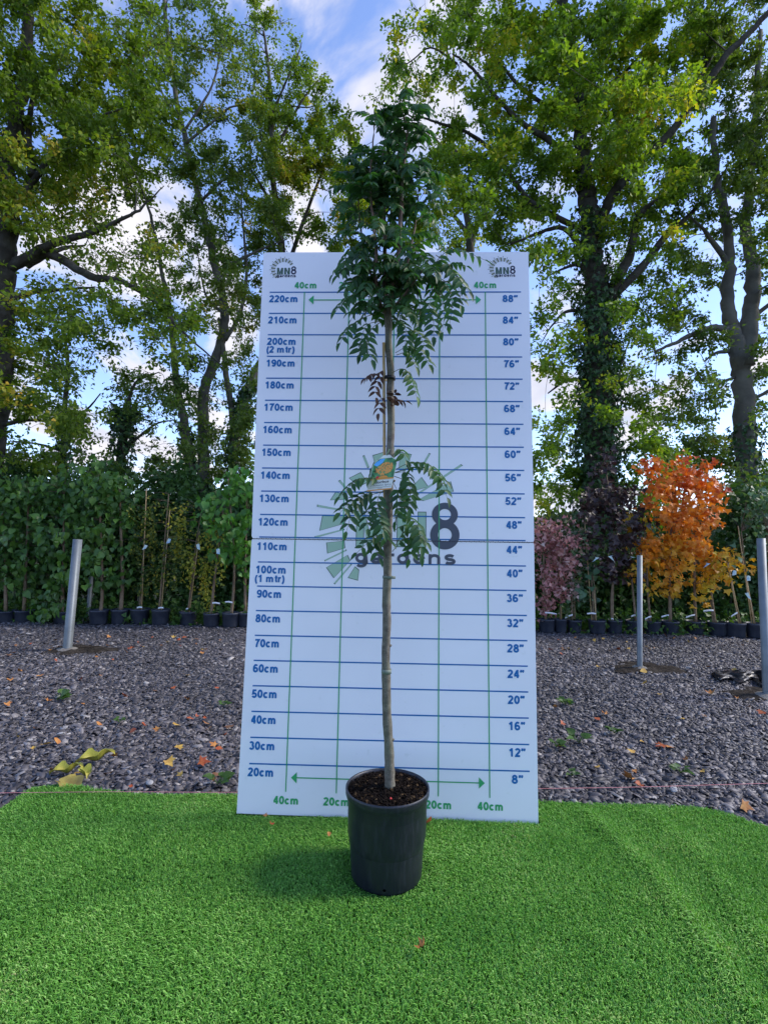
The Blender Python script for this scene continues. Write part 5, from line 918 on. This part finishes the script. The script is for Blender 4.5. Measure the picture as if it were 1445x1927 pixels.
def bigleaf(x, y, L, wd, ang, label, mat, lift):
    c = gnd(x, y, .02); n = 12; V = []
    for i in range(n + 1):
        s = i / n; w_ = wd * math.sin(PI * min(1, s * .97 + .02)) ** .7 * (1 + .15 * math.sin(s * 20)); yy = (s - .5) * L
        for k in (-1, -.5, 0, .5, 1): V.append((k * w_ * .5 + .006 * math.sin(s * 14), yy, lift * (abs(k) ** 1.5) * w_ + .012 * math.sin(s * 9 + k) + .02 * s * lift))
    i = np.arange(n)[:, None] * 5; j = np.arange(4)[None]; q = np.stack([i + j, i + j + 1, i + 5 + j + 1, i + 5 + j], -1).reshape(-1, 4); me = mesh_np('wilted_leaf', np.array(V), [q], mat, True); o = bpy.data.objects.new('wilted_leaf', me); COL.objects.link(o); o.location = c; o.rotation_euler = (0.05, .1, ang)
    tag(o, label, 'fallen leaf', 'big wilted leaves near the left lawn corner')
bigleaf(180, 1430, .17, .05, -1.05, 'long curled green and yellow leaf lying uppermost of the wilted pile', m_wilt, .7); bigleaf(126, 1452, .14, .045, -1.25, 'narrow lime green wilted leaf at the left of the pile', m_wilt, .6); bigleaf(131, 1476, .12, .10, .25, 'broad brownish green wilted leaf nearest the lawn corner', m_wilt2, .15)
bigleaf(160, 1458, .07, .05, .9, 'short yellow green wilted leaf in the middle of the pile', m_wilt, .5)
def weed(x, y, s, label, n=9):
    c = gnd(x, y, .01); rt = thing('weed', label, 'weed', c, 'small green weeds in the gravel'); a = rng.random(n) * 6.28; h = np.stack([np.cos(a), np.sin(a), .6 + .8 * rng.random(n)], -1)
    bm = B(); P = c + h * s * .35
    for p in P: bm.tube([c, (c + p) / 2 + [0, 0, .004], p], .0012, 4, False)
    obj('stalk', bm.mesh('stalk', m_weed), rt); obj('leaf', leaves('leaf', T_HEART, P, h * [1, 1, .4], np.tile([0, -.3, 1.0], (n, 1)) + rng.normal(0, .3, (n, 3)), s * .6 * rng.uniform(.7, 1.2, n), m_weed), rt)
weed(108, 1318, .09, 'upright green weed below the leaning post', 8); weed(410, 1476, .07, 'green weed by the string next to the board'); weed(1088, 1398, .08, 'largest green weed, right of the board', 8); weed(1046, 1406, .055, 'low pale weed close to the board right edge'); weed(1076, 1460, .04, 'tiny lime weed near the string right of the board'); weed(1155, 1380, .05, 'thin tufty weed in the middle of the right gravel', 14); weed(1063, 1326, .06, 'grassy weed in the right gravel below the purple maple', 14); weed(422, 1328, .05, 'small round weed up the gravel beside the board left edge'); weed(225, 1360, .045, 'tiny weed next to a rusty leaf in the left gravel'); weed(1280, 1455, .06, 'grey green weed beside two white stones')
m_ws = pmat('white_stone', (.38, .37, .36), .6, .3, var=(20, (.26, .25, .25), .3, .7))
for (x, y, s, l) in ((1266, 1386, .035, 'white oval stone in the right gravel'), (1270, 1440, .045, 'pale stone left of the grey green weed'), (1275, 1434, .04, 'pale stone touching the grey green weed'), (42, 1296, .04, 'pale stone by the left picture edge'), (282, 1472, .055, 'whitish stone near the string on the left'), (58, 1392, .04, 'flat whitish stone left of the wilted leaves'), (1266, 1485, .06, 'pinkish white stone lying under the string'), (115, 1380, .055, 'light grey rounded stone above the wilted leaves')):
    r = np.random.default_rng(int(x)); bm = B(); bm.lathe([(.001, -.3), (.3, -.28), (.5, -.1), (.52, .05), (.38, .24), (.15, .32), (.001, .33)], (0, 0, 0), 12); V = bm.V[0]; s *= .75; V *= [s, s * .7, s * .4]; V += r.normal(0, s * .03, V.shape)
    o = bpy.data.objects.new('stone', bm.mesh('stone', m_ws, True)); COL.objects.link(o); o.location = gnd(x, y, .018); o.rotation_euler = (.2, .1, r.random() * 6); tag(o, l, 'stone', 'white stones among the slate')
print('verts', sum(len(m.vertices) for m in bpy.data.meshes))
